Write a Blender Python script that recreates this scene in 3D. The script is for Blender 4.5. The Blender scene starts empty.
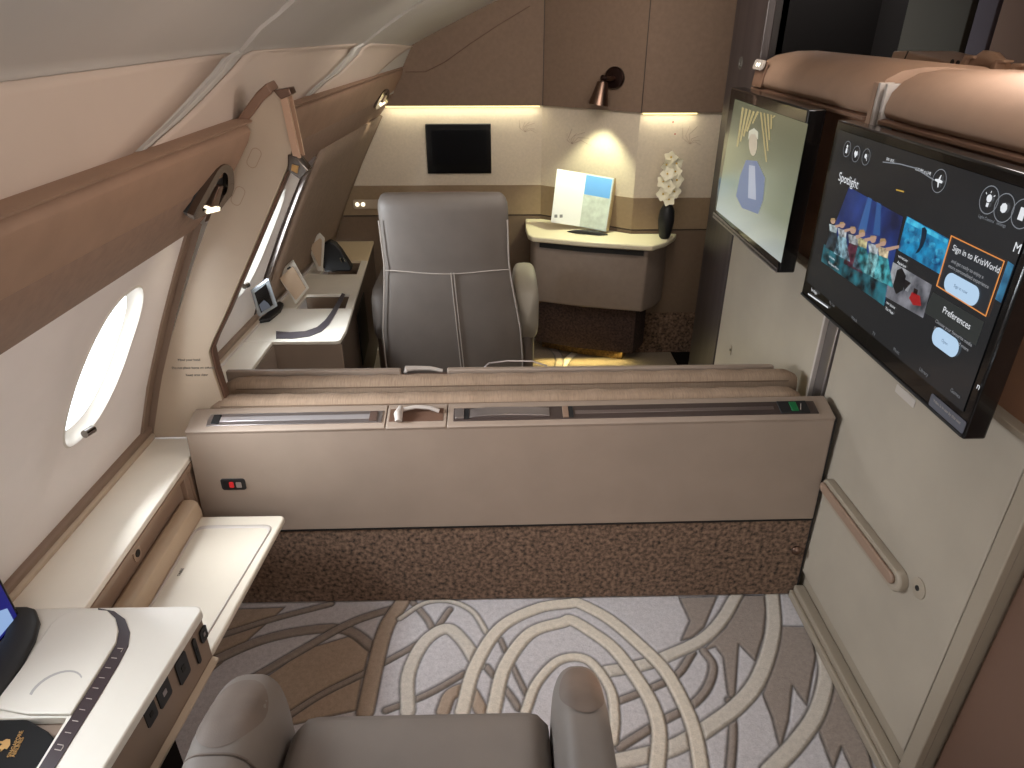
import bpy, bmesh, math, random
import numpy as np
from mathutils import Vector, Matrix
random.seed(4)
sc = bpy.context.scene
COL = sc.collection
PI = math.pi

# ------------------------------------------------------------------ camera, world, lights, exposure
CH = 1.70
PITCH, YAW, FPX = math.radians(28.0), math.radians(1.3), 685.0
cd = bpy.data.cameras.new('camera'); cam = bpy.data.objects.new('camera', cd); COL.objects.link(cam)
cam.location = (0, 0, CH); cam.rotation_euler = (math.radians(90) - PITCH, 0, -YAW)
cd.sensor_width = 36; cd.lens = FPX / 1024 * 36; cd.clip_start = 0.02; cd.clip_end = 200
sc.camera = cam
vs = sc.view_settings
vs.view_transform = 'Standard'; vs.look = 'None'; vs.gamma = 1; vs.use_curve_mapping = False
vs.exposure = 0.45

W = bpy.data.worlds.new('sky'); sc.world = W; W.use_nodes = True
bg = W.node_tree.nodes['Background']; bg.inputs['Color'].default_value = (0.86, 0.94, 1.0, 1); bg.inputs['Strength'].default_value = 4.2

def area(name, loc, target, sx, sy, power, col, spread=180):
    l = bpy.data.lights.new(name, 'AREA'); l.shape = 'RECTANGLE'; l.size = sx; l.size_y = sy; l.energy = power; l.color = col
    l.spread = math.radians(spread)
    o = bpy.data.objects.new(name, l); COL.objects.link(o); o.location = loc
    o.rotation_euler = (Vector(target) - Vector(loc)).to_track_quat('-Z', 'Y').to_euler(); return o
# cabin ceiling lamps, the lit cabin behind the photographer, and added fill lights
area('overhead_light', (0.75, 0.9, 2.02), (0.60, 1.0, 0), 0.5, 2.6, 9, (1.0, 0.96, 0.91))
area('aisle_fill', (0.95, 1.4, 1.98), (-0.95, 1.5, 0.95), 0.3, 2.4, 14, (1.0, 0.97, 0.96))  # unseen fill lamp added to brighten the window wall
area('ceiling_fill', (1.42, 1.7, 1.70), (0.2, 1.9, 2.05), 0.12, 3.2, 11, (1.0, 0.95, 0.88))  # unseen uplight added to brighten the dark ceiling
area('overhead_light', (0.35, 2.5, 1.88), (0.25, 3.9, 1.30), 0.9, 0.25, 6, (1.0, 0.93, 0.84))  # unseen fill lamp added to brighten the upper far wall
area('bin_cove', (1.22, 1.6, 2.0), (1.08, 1.7, 1.5), 0.5, 3.2, 6, (1.0, 0.74, 0.53))
area('sidewall_cove', (-0.10, 1.2, 1.80), (-0.75, 1.7, 1.45), 0.08, 3.2, 2.2, (1.0, 0.68, 0.48))
area('cabin_behind', (0.1, -0.9, 1.55), (-0.1, 2.4, 1.1), 1.5, 0.7, 11, (1.0, 0.97, 0.93))
# daylight entering through the windows
area('window_daylight', (-1.22, 1.46, 1.06), (-0.2, 1.5, 0.45), 0.26, 0.34, 27, (0.93, 0.97, 1.0))
area('window_daylight', (-1.22, 0.80, 1.06), (-0.2, 0.9, 0.45), 0.26, 0.34, 7, (0.93, 0.97, 1.0))
area('window_daylight', (-1.16, 2.54, 1.06), (-0.2, 2.6, 0.45), 0.26, 0.34, 15, (0.93, 0.97, 1.0))

# ------------------------------------------------------------------ pixel of the photo -> point on a real plane
_p, _w = PITCH, YAW
_f = Vector((math.sin(_w)*math.cos(_p), math.cos(_w)*math.cos(_p), -math.sin(_p)))
_r = Vector((math.cos(_w), -math.sin(_w), 0)); _u = Vector((math.sin(_w)*math.sin(_p), math.cos(_w)*math.sin(_p), math.cos(_p)))
def at(x, y, X=None, Y=None, Z=None):
    d = _f + _r*((x-512)/FPX) + _u*((384-y)/FPX)
    t = X/d.x if X is not None else (Y/d.y if Y is not None else (Z-CH)/d.z)
    return Vector((t*d.x, t*d.y, CH + t*d.z))

# ------------------------------------------------------------------ materials
def lin(c): return tuple(((v/255)/12.92 if v/255 <= .04045 else (((v/255)+.055)/1.055)**2.4) for v in c) + (1,)
MC = {}
def mat(name, c, rough=.6, metal=0, noise=0, nscale=20, bump=0, bscale=200, emit=None, es=0, wave=None, sheen=0, coat=0, stretch=None, spec=None):
    if name in MC: return MC[name]
    m = bpy.data.materials.new(name); m.use_nodes = True; N = m.node_tree.nodes; L = m.node_tree.links; b = N['Principled BSDF']
    b.inputs['Base Color'].default_value = lin(c); b.inputs['Roughness'].default_value = rough; b.inputs['Metallic'].default_value = metal
    if coat: b.inputs['Coat Weight'].default_value = coat
    if spec is not None: b.inputs['Specular IOR Level'].default_value = spec
    if sheen: b.inputs['Sheen Weight'].default_value = sheen
    tc = N.new('ShaderNodeTexCoord'); mp = N.new('ShaderNodeMapping'); L.new(tc.outputs['Object'], mp.inputs['Vector'])
    if stretch: mp.inputs['Scale'].default_value = stretch
    if noise:
        n = N.new('ShaderNodeTexNoise'); n.inputs['Scale'].default_value = nscale; n.inputs['Detail'].default_value = 5; L.new(mp.outputs['Vector'], n.inputs['Vector'])
        r = N.new('ShaderNodeValToRGB'); r.color_ramp.elements[0].position = .3; r.color_ramp.elements[1].position = .7
        r.color_ramp.elements[0].color = lin(tuple(max(0, v*(1-noise)) for v in c)); r.color_ramp.elements[1].color = lin(tuple(min(255, v*(1+noise*.6)) for v in c))
        L.new(n.outputs['Fac'], r.inputs['Fac']); L.new(r.outputs['Color'], b.inputs['Base Color'])
    if bump:
        n2 = N.new('ShaderNodeTexNoise'); n2.inputs['Scale'].default_value = bscale; n2.inputs['Detail'].default_value = 3; L.new(mp.outputs['Vector'], n2.inputs['Vector'])
        bp = N.new('ShaderNodeBump'); bp.inputs['Strength'].default_value = bump; bp.inputs['Distance'].default_value = .002
        L.new(n2.outputs['Fac'], bp.inputs['Height']); L.new(bp.outputs['Normal'], b.inputs['Normal'])
    if emit:
        b.inputs['Emission Color'].default_value = lin(emit); b.inputs['Emission Strength'].default_value = es
    MC[name] = m; return m

M_panel   = mat('warm grey laminate', (152,135,121), .5, noise=.03, nscale=8, bump=.06, bscale=600)
M_ivory   = mat('ivory moulded plastic', (214,208,198), .42, noise=.02, nscale=5)
M_wallwin = mat('sidewall panel', (226,219,215), .5, noise=.02, nscale=6)
M_ledge   = mat('ledge laminate', (232,224,210), .35, noise=.02, nscale=7)
M_ledgeE  = mat('ledge trim', (150,126,106), .5)
M_taupe   = mat('taupe fabric panel', (134,114,98), .75, noise=.05, nscale=40, bump=.15, bscale=900)
M_terra   = mat('terracotta tan leather', (152,122,101), .68, noise=.04, nscale=14, bump=.08, bscale=500)
M_terra_d = mat('terracotta trim', (124,94,76), .5)
M_column  = mat('column panel', (178,160,140), .5, noise=.03, nscale=6)
M_colside = mat('column brown side', (98,72,58), .5)
M_ceil    = mat('ceiling panel', (188,182,175), .6, noise=.02, nscale=4)
M_sidew   = mat('peach-lit sidewall panel', (200,182,168), .55, noise=.02, nscale=4)
M_brown   = mat('brown wall fabric', (120,98,82), .8, noise=.04, nscale=60, bump=.2, bscale=700)
M_band    = mat('cream wall fabric', (205,190,170), .7, noise=.03, nscale=80, bump=.2, bscale=500)
M_stripe  = mat('olive tan stripe', (142,120,94), .7, noise=.03, nscale=50)
M_lower   = mat('lower brown panel', (112,92,74), .7, noise=.03, nscale=50)
M_post    = mat('dark walnut', (60,52,52), .4, noise=.2, nscale=30, stretch=(1,1,.06))
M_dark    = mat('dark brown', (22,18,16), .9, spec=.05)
M_darker  = mat('near black recess', (14,12,11), .6)
M_black   = mat('black gloss plastic', (12,12,13), .18, coat=.3)
M_blackm  = mat('black matt plastic', (26,26,28), .5)
M_chrome  = mat('polished chrome', (120,113,108), .12, metal=1)
M_alu     = mat('brushed aluminium', (160,152,150), .35, metal=.85, noise=.06, nscale=20, stretch=(.05,1,1))
M_bronze  = mat('bronze metal', (122,99,87), .28, metal=1)
M_leather = mat('grey taupe leather', (117,109,103), .55, noise=.03, nscale=12, bump=.10, bscale=450)
M_leatherd= mat('darker taupe leather', (106,94,86), .6, noise=.08, nscale=14, bump=.15, bscale=400)
M_piping  = mat('pale piping', (176,166,158), .5)
M_fabric  = mat('tan mattress fabric', (156,133,112), .9, noise=.09, nscale=40, bump=.8, bscale=40, stretch=(11,.8,.8))
M_kick    = mat('mottled brown carpet kick', (108,87,72), .95, noise=.60, nscale=75, bump=.5, bscale=300)
M_suite   = mat('suite wall panel', (158,147,132), .5, noise=.06, nscale=3)
M_suiteE  = mat('suite wall edge', (146,134,118), .45)
M_tan     = mat('tan leather handle', (134,110,93), .5)
M_desk    = mat('cream desk top', (226,214,186), .4)
M_deskb   = mat('desk body', (140,124,112), .55, noise=.03, nscale=30)
M_green   = mat('green indicator', (10,80,44), .4, emit=(20,150,80), es=.06)
M_red     = mat('red marker', (200,30,36), .4)
M_led     = mat('warm led strip', (255,240,190), .5, emit=(255,236,160), es=1.2)
M_spotled = mat('reading light lens', (255,250,230), .5, emit=(255,245,215), es=1.1)
M_ink     = mat('fine grey print', (110,104,98), .7)
M_groove  = mat('groove shadow gap', (60,46,38), .7)
M_blind   = mat('grey window reveal', (190,190,190), .5)
M_gold    = mat('gold foil', (190,150,96), .35, metal=.6)
M_yel     = mat('petal cream', (255,248,220), .6)
M_stem    = mat('stem green', (120,130,60), .6)
M_table   = mat('tray table ivory', (206,196,180), .4, noise=.02, nscale=5)
def em(name, c, s=1.0):
    return mat(name, (4,4,4), .35, emit=c, es=s*.74)

# ------------------------------------------------------------------ builders
class MB:
    def __init__(s): s.bm = bmesh.new()
    def face(s, pts): return s.bm.faces.new([s.bm.verts.new(p) for p in pts])
    def box(s, x0, x1, y0, y1, z0, z1):
        v = [s.bm.verts.new((x, y, z)) for x in (x0, x1) for y in (y0, y1) for z in (z0, z1)]
        for f in ((0,1,3,2),(4,6,7,5),(0,4,5,1),(2,3,7,6),(0,2,6,4),(1,5,7,3)): s.bm.faces.new([v[i] for i in f])
        return s
    def prism(s, pts, vec):
        pts = [Vector(p) for p in pts]; vec = Vector(vec)
        a = [s.bm.verts.new(p) for p in pts]; b = [s.bm.verts.new(p+vec) for p in pts]; n = len(a)
        s.bm.faces.new(a); s.bm.faces.new(b[::-1])
        for i in range(n): s.bm.faces.new([a[i], b[i], b[(i+1) % n], a[(i+1) % n]])
        return s
    def loft(s, loops, closed=True, caps=True):
        R = [[s.bm.verts.new(p) for p in l] for l in loops]; n = len(R[0])
        for A, B in zip(R, R[1:]):
            for i in range(n if closed else n-1):
                s.bm.faces.new([A[i], A[(i+1) % n], B[(i+1) % n], B[i]])
        if caps and closed: s.bm.faces.new(R[0][::-1]); s.bm.faces.new(R[-1])
        return s
    def tube(s, path, r, n=8, flat=1.0):
        path = [Vector(p) for p in path]; loops = []
        for i, p in enumerate(path):
            t = (path[min(i+1, len(path)-1)] - path[max(i-1, 0)]).normalized()
            up = Vector((0,0,1)) if abs(t.z) < .9 else Vector((0,1,0))
            a = t.cross(up).normalized(); b = a.cross(t).normalized()
            rr = r[i] if isinstance(r, (list, tuple)) else r
            loops.append([p + a*math.cos(k*2*PI/n)*rr + b*math.sin(k*2*PI/n)*rr*flat for k in range(n)])
        return s.loft(loops)
    def lathe(s, c, prof, axis=(0,0,1), n=24):
        c = Vector(c); ax = Vector(axis).normalized(); q = Vector((0,0,1)).rotation_difference(ax)
        return s.loft([[c + q @ Vector((r*math.cos(k*2*PI/n), r*math.sin(k*2*PI/n), h)) for k in range(n)] for r, h in prof])
ORG = {}
def obj(name, mb, m, parent=None, bevel=0, seg=2, smooth=True, sub=0, label=None, ang=40):
    bm = mb.bm; bmesh.ops.recalc_face_normals(bm, faces=bm.faces)
    off = ORG.get(parent.name, Vector((0,0,0))) if parent else None
    if off is None:
        # origin at centre of base
        xs = [v.co for v in bm.verts]; off = Vector(((min(v.x for v in xs)+max(v.x for v in xs))/2, (min(v.y for v in xs)+max(v.y for v in xs))/2, min(v.z for v in xs)))
        loc = off.copy(); top = True
    else: loc = None; top = False
    for v in bm.verts: v.co -= off
    me = bpy.data.meshes.new(name); bm.to_mesh(me); bm.free()
    o = bpy.data.objects.new(name, me); COL.objects.link(o); me.materials.append(m)
    if top: o.location = loc; ORG[o.name] = off
    else: o.parent = parent; ORG[o.name] = off
    if smooth:
        for p in me.polygons: p.use_smooth = True
    if bevel:
        b = o.modifiers.new('bevel', 'BEVEL'); b.width = bevel; b.segments = seg; b.limit_method = 'ANGLE'; b.angle_limit = math.radians(35); b.harden_normals = False
    if sub:
        u = o.modifiers.new('sub', 'SUBSURF'); u.levels = sub; u.render_levels = sub
    elif smooth:
        try: me.set_sharp_from_angle(angle=math.radians(ang))
        except Exception: pass
    if label: o['label'] = label
    return o
def thing(name, label, cat, loc, group=None):
    o = bpy.data.objects.new(name, None); COL.objects.link(o); o.location = loc; o.empty_display_size = .05
    ORG[o.name] = Vector(loc); o['label'] = label; o['category'] = cat
    if group: o['group'] = group
    return o
def tag(o, label, cat, group=None):
    o['label'] = label; o['category'] = cat
    if group: o['group'] = group
    return o
def struct(o): o['kind'] = 'structure'; return o
def text(name, s, size, origin, u, v, m, parent, align='LEFT', depth=.0006, out=None):
    cu = bpy.data.curves.new('t', 'FONT'); cu.body = s; cu.size = size; cu.align_x = align; cu.extrude = depth; cu.resolution_u = 3
    to = bpy.data.objects.new('t', cu); COL.objects.link(to)
    me = bpy.data.meshes.new_from_object(to.evaluated_get(bpy.context.evaluated_depsgraph_get()) if False else to)
    bpy.data.objects.remove(to)
    u = Vector(u).normalized(); v = Vector(v).normalized(); w = u.cross(v)
    R = Matrix((u, v, w)).transposed(); off = ORG[parent.name]
    for q in me.vertices: q.co = R @ q.co + Vector(origin) - off
    o = bpy.data.objects.new(name, me); COL.objects.link(o); me.materials.clear(); me.materials.append(m); o.parent = parent; ORG[o.name] = off
    return o
def cat(pts, n=12, closed=False):
    P = [Vector(p) for p in pts]; out = []
    L = len(P)
    for i in range(L if closed else L-1):
        a = P[(i-1) % L] if closed or i > 0 else P[i]*2-P[i+1]; b = P[i]; c = P[(i+1) % L]; d = P[(i+2) % L] if closed or i+2 < L else P[i+1]*2-P[i]
        for k in range(n):
            t = k/n; out.append(.5*((2*b)+(c-a)*t+(2*a-5*b+4*c-d)*t*t+(3*b-a-3*c+d)*t**3))
    if not closed: out.append(P[-1])
    return out
def rrect(c, u, v, w, h, r, n=6):
    c, u, v = Vector(c), Vector(u).normalized(), Vector(v).normalized(); out = []
    for sx, sy, a0 in ((1,1,0),(-1,1,90),(-1,-1,180),(1,-1,270)):
        for k in range(n+1):
            a = math.radians(a0 + 90*k/n)
            out.append(c + u*(sx*(w/2-r)+r*math.cos(a)) + v*(sy*(h/2-r)+r*math.sin(a)))
    return out

def roundpoly(pts, r, n=5):
    out = []; P = [Vector(p) for p in pts]; L = len(P)
    for i in range(L):
        a, b, c = P[i-1], P[i], P[(i+1) % L]; u, v = (a-b), (c-b); d = min(r, u.length*.45, v.length*.45); u.normalize(); v.normalize()
        for k in range(n+1):
            t = k/n; out.append((b+u*d)*(1-t)**2+b*2*t*(1-t)+(b+v*d)*t*t)
    return out
# ------------------------------------------------------------------ FLOOR: carved patterned carpet
def fxy(x, y): p = at(x, y, Z=0); return (p.x, p.y)
def R5(x, y): return fxy(170+x/2.179, 590+y/2.179)
def R6(x, y): return fxy(560+x/3.012, 590+y/3.012)
def spl(pts, n=10): return [(v.x, v.y) for v in cat([(p[0], p[1], 0) for p in pts], n)]
CREAM, CREAM2, TAUPE, TAN_SHADED, BASE = (206,194,178), (194,184,172), (142,128,118), (162,141,122), (188,182,183)
patches = [ # taupe fields; tan ones have the left side's shade painted in
 ([R6(360,20),R6(475,16),R6(435,110),R6(400,140),R6(365,150),R6(392,90)], TAUPE),
 ([R6(545,12),R6(627,14),R6(615,130),R6(590,212),R6(540,160),R6(528,330),R6(510,335),R6(493,200),R6(470,168),R6(425,182),R6(500,110)], TAUPE),
 ([R6(665,105),R6(770,108),R6(778,170),R6(745,345),R6(702,285),R6(690,390),R6(665,480),R6(640,380),R6(612,310),R6(650,200)], TAUPE),
 ([R6(820,230),R6(925,450),R6(960,600),R6(880,536),R6(850,470),R6(825,540),R6(780,420),R6(800,330)], TAUPE),
 ([R5(205,190),R5(300,125),R5(400,95),R5(437,120),R5(420,180),R5(405,260),R5(230,300)], TAN_SHADED),
 ([R5(-80,30),R5(130,40),R5(250,35),R5(120,150),R5(-60,300),R5(-300,300)], TAN_SHADED),
]
bands = [ # (centre line, half width m, colour)
 (spl([R6(434,180),R6(462,225),R6(445,290),R6(395,345),R6(310,390),R6(180,470)]), .013, TAUPE),
 (spl([R6(400,185),R6(355,250),R6(280,290),R6(165,335)]), .012, TAUPE),
 (spl([R6(512,330),R6(522,420),R6(512,560)]), .012, TAUPE),
 (spl([R5(-60,240),R5(60,170),R5(190,110),R5(300,85),R5(385,85),R5(445,125)]), .018, TAUPE),
 (spl([R5(180,190),R5(300,120),R5(400,66),R5(500,34)]), .015, TAUPE),
 (spl([R5(230,290),R5(330,225),R5(440,170),R5(560,100),R5(610,40)]), .011, TAUPE),
 (spl([R5(-20,130),R5(100,100),R5(220,62),R5(350,28)]), .012, TAUPE),
 (spl([R5(470,260),R5(560,225),R5(640,180)]), .011, TAUPE),
 (spl([R5(525,20),R5(560,60),R5(575,90)]), .011, TAUPE),
 (spl([R5(690,165),R5(740,225),R5(760,255)]), .011, TAUPE),
 (spl([R5(720,105),R5(760,190),R5(785,240)]), .009, TAUPE),
 (spl([R5(505,25),R5(470,80),R5(445,170),R5(425,262)]), .026, TAN_SHADED),
 (spl([R5(690,90),R5(660,45),R5(610,22),R5(555,26),R5(500,60)]), .010, CREAM2),
 (spl([R5(518,262),R5(520,180),R5(555,110),R5(603,82),R5(640,110),R5(672,160)]), .022, CREAM2),
 (spl([R5(595,262),R5(612,225),R5(650,215),R5(680,262)]), .02, TAN_SHADED),
 (spl([R6(535,8),R6(490,85),R6(430,145),R6(340,188),R6(250,222),R6(120,245)]), .021, CREAM2),
 (spl([R6(640,10),R6(645,100),R6(628,190),R6(590,280),R6(535,345),R6(470,395),R6(400,440),R6(320,478),R6(180,512)]), .024, CREAM2),
 (spl([R6(790,165),R6(803,255),R6(775,365),R6(715,455),R6(630,545)]), .023, CREAM2),
 (spl([R5(775,262),R5(800,200),R5(850,150),R5(910,150),R6(150,290),R6(165,380),R6(160,450)]), .016, CREAM),
 (spl([R5(705,262),R5(730,165),R5(785,92),R5(855,68),R6(35,88),R6(95,122),R6(165,175),R6(232,262),R6(280,345),R6(300,430),R6(290,560)]), .022, CREAM),
 (spl([R5(637,262),R5(665,165),R5(720,80),R5(800,38),R5(870,27),R6(60,38),R6(150,85),R6(245,165),R6(318,240),R6(372,335),R6(408,430),R6(430,560)]), .022, CREAM),
]
# generic continuation of the same motif in the far suite
def circ(cx, cy, r, a0=0, a1=360): return [(cx+r*math.cos(math.radians(a)), cy+r*math.sin(math.radians(a))) for a in range(a0, a1+1, 6)]
for cx, cy, r, c in ((.35,2.55,.5,CREAM),(.35,2.55,.38,CREAM2),(-.4,3.2,.55,CREAM2),(.8,3.3,.45,CREAM),(.0,3.5,.35,TAUPE),(-.7,2.6,.3,TAUPE),(.2,.0,.45,CREAM2),(-.6,-.2,.5,TAUPE)):
    bands.append((circ(cx, cy, r), .022, c))
def build_carpet():
    xs = np.arange(-1.0, 1.0051, .0038)
    ys = np.concatenate([np.arange(-1.2, .6, .05), np.arange(.6, 1.70, .0035), np.arange(1.70, 2.2, .05), np.arange(2.2, 3.95, .012)])
    X, Y = np.meshgrid(xs, ys); P = np.stack([X.ravel(), Y.ravel()], 1); n = len(P)
    C = np.tile(np.array(lin(BASE)[:3]), (n, 1)); C[P[:,1] > 1.9] = lin((128,110,88))[:3]; hgt = np.zeros(n)  # far suite's shade and yellow glow painted into its carpet colour
    def segd(poly, closed=False):
        d = np.full(n, 9.0); A = list(poly); B = A[1:] + ([A[0]] if closed else []); 
        for a, b in zip(A, B):
            a = np.array(a[:2]); b = np.array(b[:2]); ab = b-a; q = (ab**2).sum()
            if q < 1e-10: continue
            lo = np.minimum(a, b)-.06; hi = np.maximum(a, b)+.06
            m = np.where((P[:,0]>lo[0])&(P[:,0]<hi[0])&(P[:,1]>lo[1])&(P[:,1]<hi[1]))[0]
            if not len(m): continue
            t = np.clip(((P[m]-a)@ab)/q, 0, 1); dd = np.linalg.norm(P[m]-a-t[:,None]*ab, axis=1); d[m] = np.minimum(d[m], dd)
        return d
    G = .0058
    def carve(dist):  # groove around an outline
        g = np.clip(1-dist/G, 0, 1); return g
    for poly, c in patches:
        ins = np.zeros(n, bool); k = len(poly)
        for i in range(k):
            (x1, y1), (x2, y2) = poly[i], poly[(i+1) % k]
            cond = ((y1 > P[:,1]) != (y2 > P[:,1])); 
            with np.errstate(divide='ignore', invalid='ignore'):
                xx = (x2-x1)*(P[:,1]-y1)/(y2-y1)+x1
            ins ^= cond & (P[:,0] < xx)
        d = segd(poly, True); bl = (np.clip(.5+np.where(ins, d, -d)/.003, 0, 1))[:, None]; C = C*(1-bl)+np.array(lin(c)[:3])*bl; hgt[ins] = 0; hgt -= 0
        hgt = np.where(ins, 0, hgt); hgt = np.minimum(hgt, -carve(d)*.005)
    for line, hw, c in bands:
        d = segd(line); ins = d < hw; bl = np.clip(.5+(hw-d)/.003, 0, 1)[:, None]; C = C*(1-bl)+np.array(lin(c)[:3])*bl; hgt[ins] = .0018
        hgt = np.where(ins, .0018*np.clip((hw-d)/.004, 0, 1), hgt); hgt = np.minimum(hgt, np.where(np.abs(d-hw) < G, -carve(np.abs(d-hw))*.005, hgt))
    gm = np.clip(-hgt/.005, 0, 1)[:, None]; C = C*(1-.78*gm)   # groove shade painted dark into the pile colour along the carved lines
    nx, ny = len(xs), len(ys)
    V = np.stack([P[:,0], P[:,1], hgt-.0018], 1)
    I = np.arange(nx*ny).reshape(ny, nx); F = np.stack([I[:-1,:-1], I[:-1,1:], I[1:,1:], I[1:,:-1]], -1).reshape(-1, 4)
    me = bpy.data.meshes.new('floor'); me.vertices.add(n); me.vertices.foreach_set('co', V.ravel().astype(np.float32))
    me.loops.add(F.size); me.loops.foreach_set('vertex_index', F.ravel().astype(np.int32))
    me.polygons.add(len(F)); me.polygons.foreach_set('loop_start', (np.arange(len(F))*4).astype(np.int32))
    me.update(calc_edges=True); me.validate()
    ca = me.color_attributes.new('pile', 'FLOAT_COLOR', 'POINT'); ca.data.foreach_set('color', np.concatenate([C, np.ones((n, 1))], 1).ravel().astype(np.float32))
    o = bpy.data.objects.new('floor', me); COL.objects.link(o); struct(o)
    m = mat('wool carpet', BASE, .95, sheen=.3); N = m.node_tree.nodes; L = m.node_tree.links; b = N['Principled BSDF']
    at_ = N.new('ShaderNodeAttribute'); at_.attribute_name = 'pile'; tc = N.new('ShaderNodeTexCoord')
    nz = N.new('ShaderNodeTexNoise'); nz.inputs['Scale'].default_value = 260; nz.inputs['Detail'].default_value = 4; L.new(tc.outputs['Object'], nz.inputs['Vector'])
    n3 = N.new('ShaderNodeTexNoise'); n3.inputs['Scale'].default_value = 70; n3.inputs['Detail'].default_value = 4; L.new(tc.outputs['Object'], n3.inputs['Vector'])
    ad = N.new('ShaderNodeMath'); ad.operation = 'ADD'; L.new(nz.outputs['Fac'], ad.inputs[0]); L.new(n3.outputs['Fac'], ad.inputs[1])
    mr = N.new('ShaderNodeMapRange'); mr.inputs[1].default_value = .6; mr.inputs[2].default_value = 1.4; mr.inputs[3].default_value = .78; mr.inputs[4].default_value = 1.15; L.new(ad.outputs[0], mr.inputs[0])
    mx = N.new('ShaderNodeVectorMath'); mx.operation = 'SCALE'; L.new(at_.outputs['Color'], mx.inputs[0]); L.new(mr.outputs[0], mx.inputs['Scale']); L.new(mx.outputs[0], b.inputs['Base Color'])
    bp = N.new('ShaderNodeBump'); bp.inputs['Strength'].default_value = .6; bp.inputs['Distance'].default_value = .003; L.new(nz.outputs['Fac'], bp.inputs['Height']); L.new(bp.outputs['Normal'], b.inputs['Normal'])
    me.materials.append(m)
    for p in me.polygons: p.use_smooth = True
build_carpet()

# ------------------------------------------------------------------ LEFT WALL (curved, leaning, tapering to the nose)
def Wx(z, Y):
    base = float(np.interp(z, [0, .577, .78, .976, 1.11, 1.235, 1.34, 1.45, 1.7], [-1.19, -1.072, -.998, -.912, -.848, -.785, -.735, -.685, -.575]))
    return base + (.03*(Y-1.79) if Y < 1.79 else (.055+max(0, z-.6)*.025)*(Y-1.79))
def Wn(z, Y):
    dx = (Wx(z+.02, Y)-Wx(z-.02, Y))/.04; return Vector((1, 0, -dx)).normalized()
def WP(Y, z, off=0): return Vector((Wx(z, Y), Y, z)) + Wn(z, Y)*off
def WH(px, py, off=0):   # where the sight line of a measured point meets the wall surface
    lo, hi = .3, 5
    for _ in range(50):
        m = (lo+hi)/2; p = at(px, py, Y=m)
        if p.x < Wx(p.z, m)+off*1.1: hi = m
        else: lo = m
    return at(px, py, Y=lo)
def smooth01(t): t = min(1, max(0, t)); return t*t*(3-2*t)
WIN = [(-.02, 'near'), (.80, 'near'), (1.44, 'near'), (2.40, 'far'), (3.15, 'far')]
def window_cell(mb, y0, y1, z0, z1, yc, zc, hw, hh, depth, loops=9, n=72):
    ANG = [2*PI*k/n for k in range(n)]
    for qy, qz in ((y1-yc, z1-zc), (y0-yc, z1-zc), (y0-yc, z0-zc), (y1-yc, z0-zc)):
        ca = math.atan2(qz, qy) % (2*PI); ANG[int(round(ca/(2*PI/n))) % n] = ca
    def pt(k, f):
        a = ANG[k]; c, s = math.cos(a), math.sin(a)
        e = 2/2.4
        oy, oz = yc + hw*math.copysign(abs(c)**e, c), zc + hh*math.copysign(abs(s)**e, s)
        oy += (oz-zc)*.30
        # rectangle point along same direction
        ry = (y1-yc) if c > 0 else (yc-y0); rz = (z1-zc) if s > 0 else (zc-z0)
        t = min(ry/abs(c) if abs(c) > 1e-6 else 9, rz/abs(s) if abs(s) > 1e-6 else 9)
        qy, qz = yc+c*t, zc+s*t
        y, z = qy+(oy-qy)*f, qz+(oz-qz)*f
        d = depth*smooth01((f-.45)/.55)
        return WP(y, z, -d)
    L = [[pt(k, f) for k in range(n)] for f in [0,.25,.45,.55,.65,.75,.84,.92,1.0]]
    mb.loft(L, True, False)
    return [pt(k, 1.0) for k in range(n)], pt
wl = MB(); rings = []
cells = [(-.45,.45,-.02),(.45,1.115,.80),(1.115,1.79,1.485)]
for y0, y1, yc in cells: rings.append((yc, window_cell(wl, y0, y1, .577, 1.30, yc, .964, .128, .174, .016)[0]))
for y0, y1, yc in ((1.79,2.78,2.52),(2.78,3.9,3.35)): rings.append((yc, window_cell(wl, y0, y1, .577, 1.30, yc, .96, .128, .19, .016)[0]))
for a, b in ((-1.3,-.45),):
    wl.loft([[WP(a+(b-a)*i/4, z) for z in (.577,.7,.8,.9,1.0,1.1,1.2,1.3)] for i in range(5)], False, False)
wl.loft([[WP(-1.3+5.2*i/20, z) for z in (0,.2,.4,.577)] for i in range(21)], False, False)
wl.loft([[WP(-1.3+5.2*i/20, z) for z in (1.30,1.36,1.42,1.5)] for i in range(21)], False, False)
for yb in (-.45, .45, 1.115, 1.79, 2.78):   # joint strips behind the panel seams
    wl.loft([[WP(yb-.03, z, -.004), WP(yb+.03, z, -.004)] for z in np.linspace(.55, 1.34, 24)], False, False)
for zb in (.577, 1.30):
    wl.loft([[WP(-.45+4.35*i/40, zb-.03, -.004), WP(-.45+4.35*i/40, zb+.03, -.004)] for i in range(41)], False, False)
WL = struct(obj('wall_left', wl, M_wallwin, None, ang=60))
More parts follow.
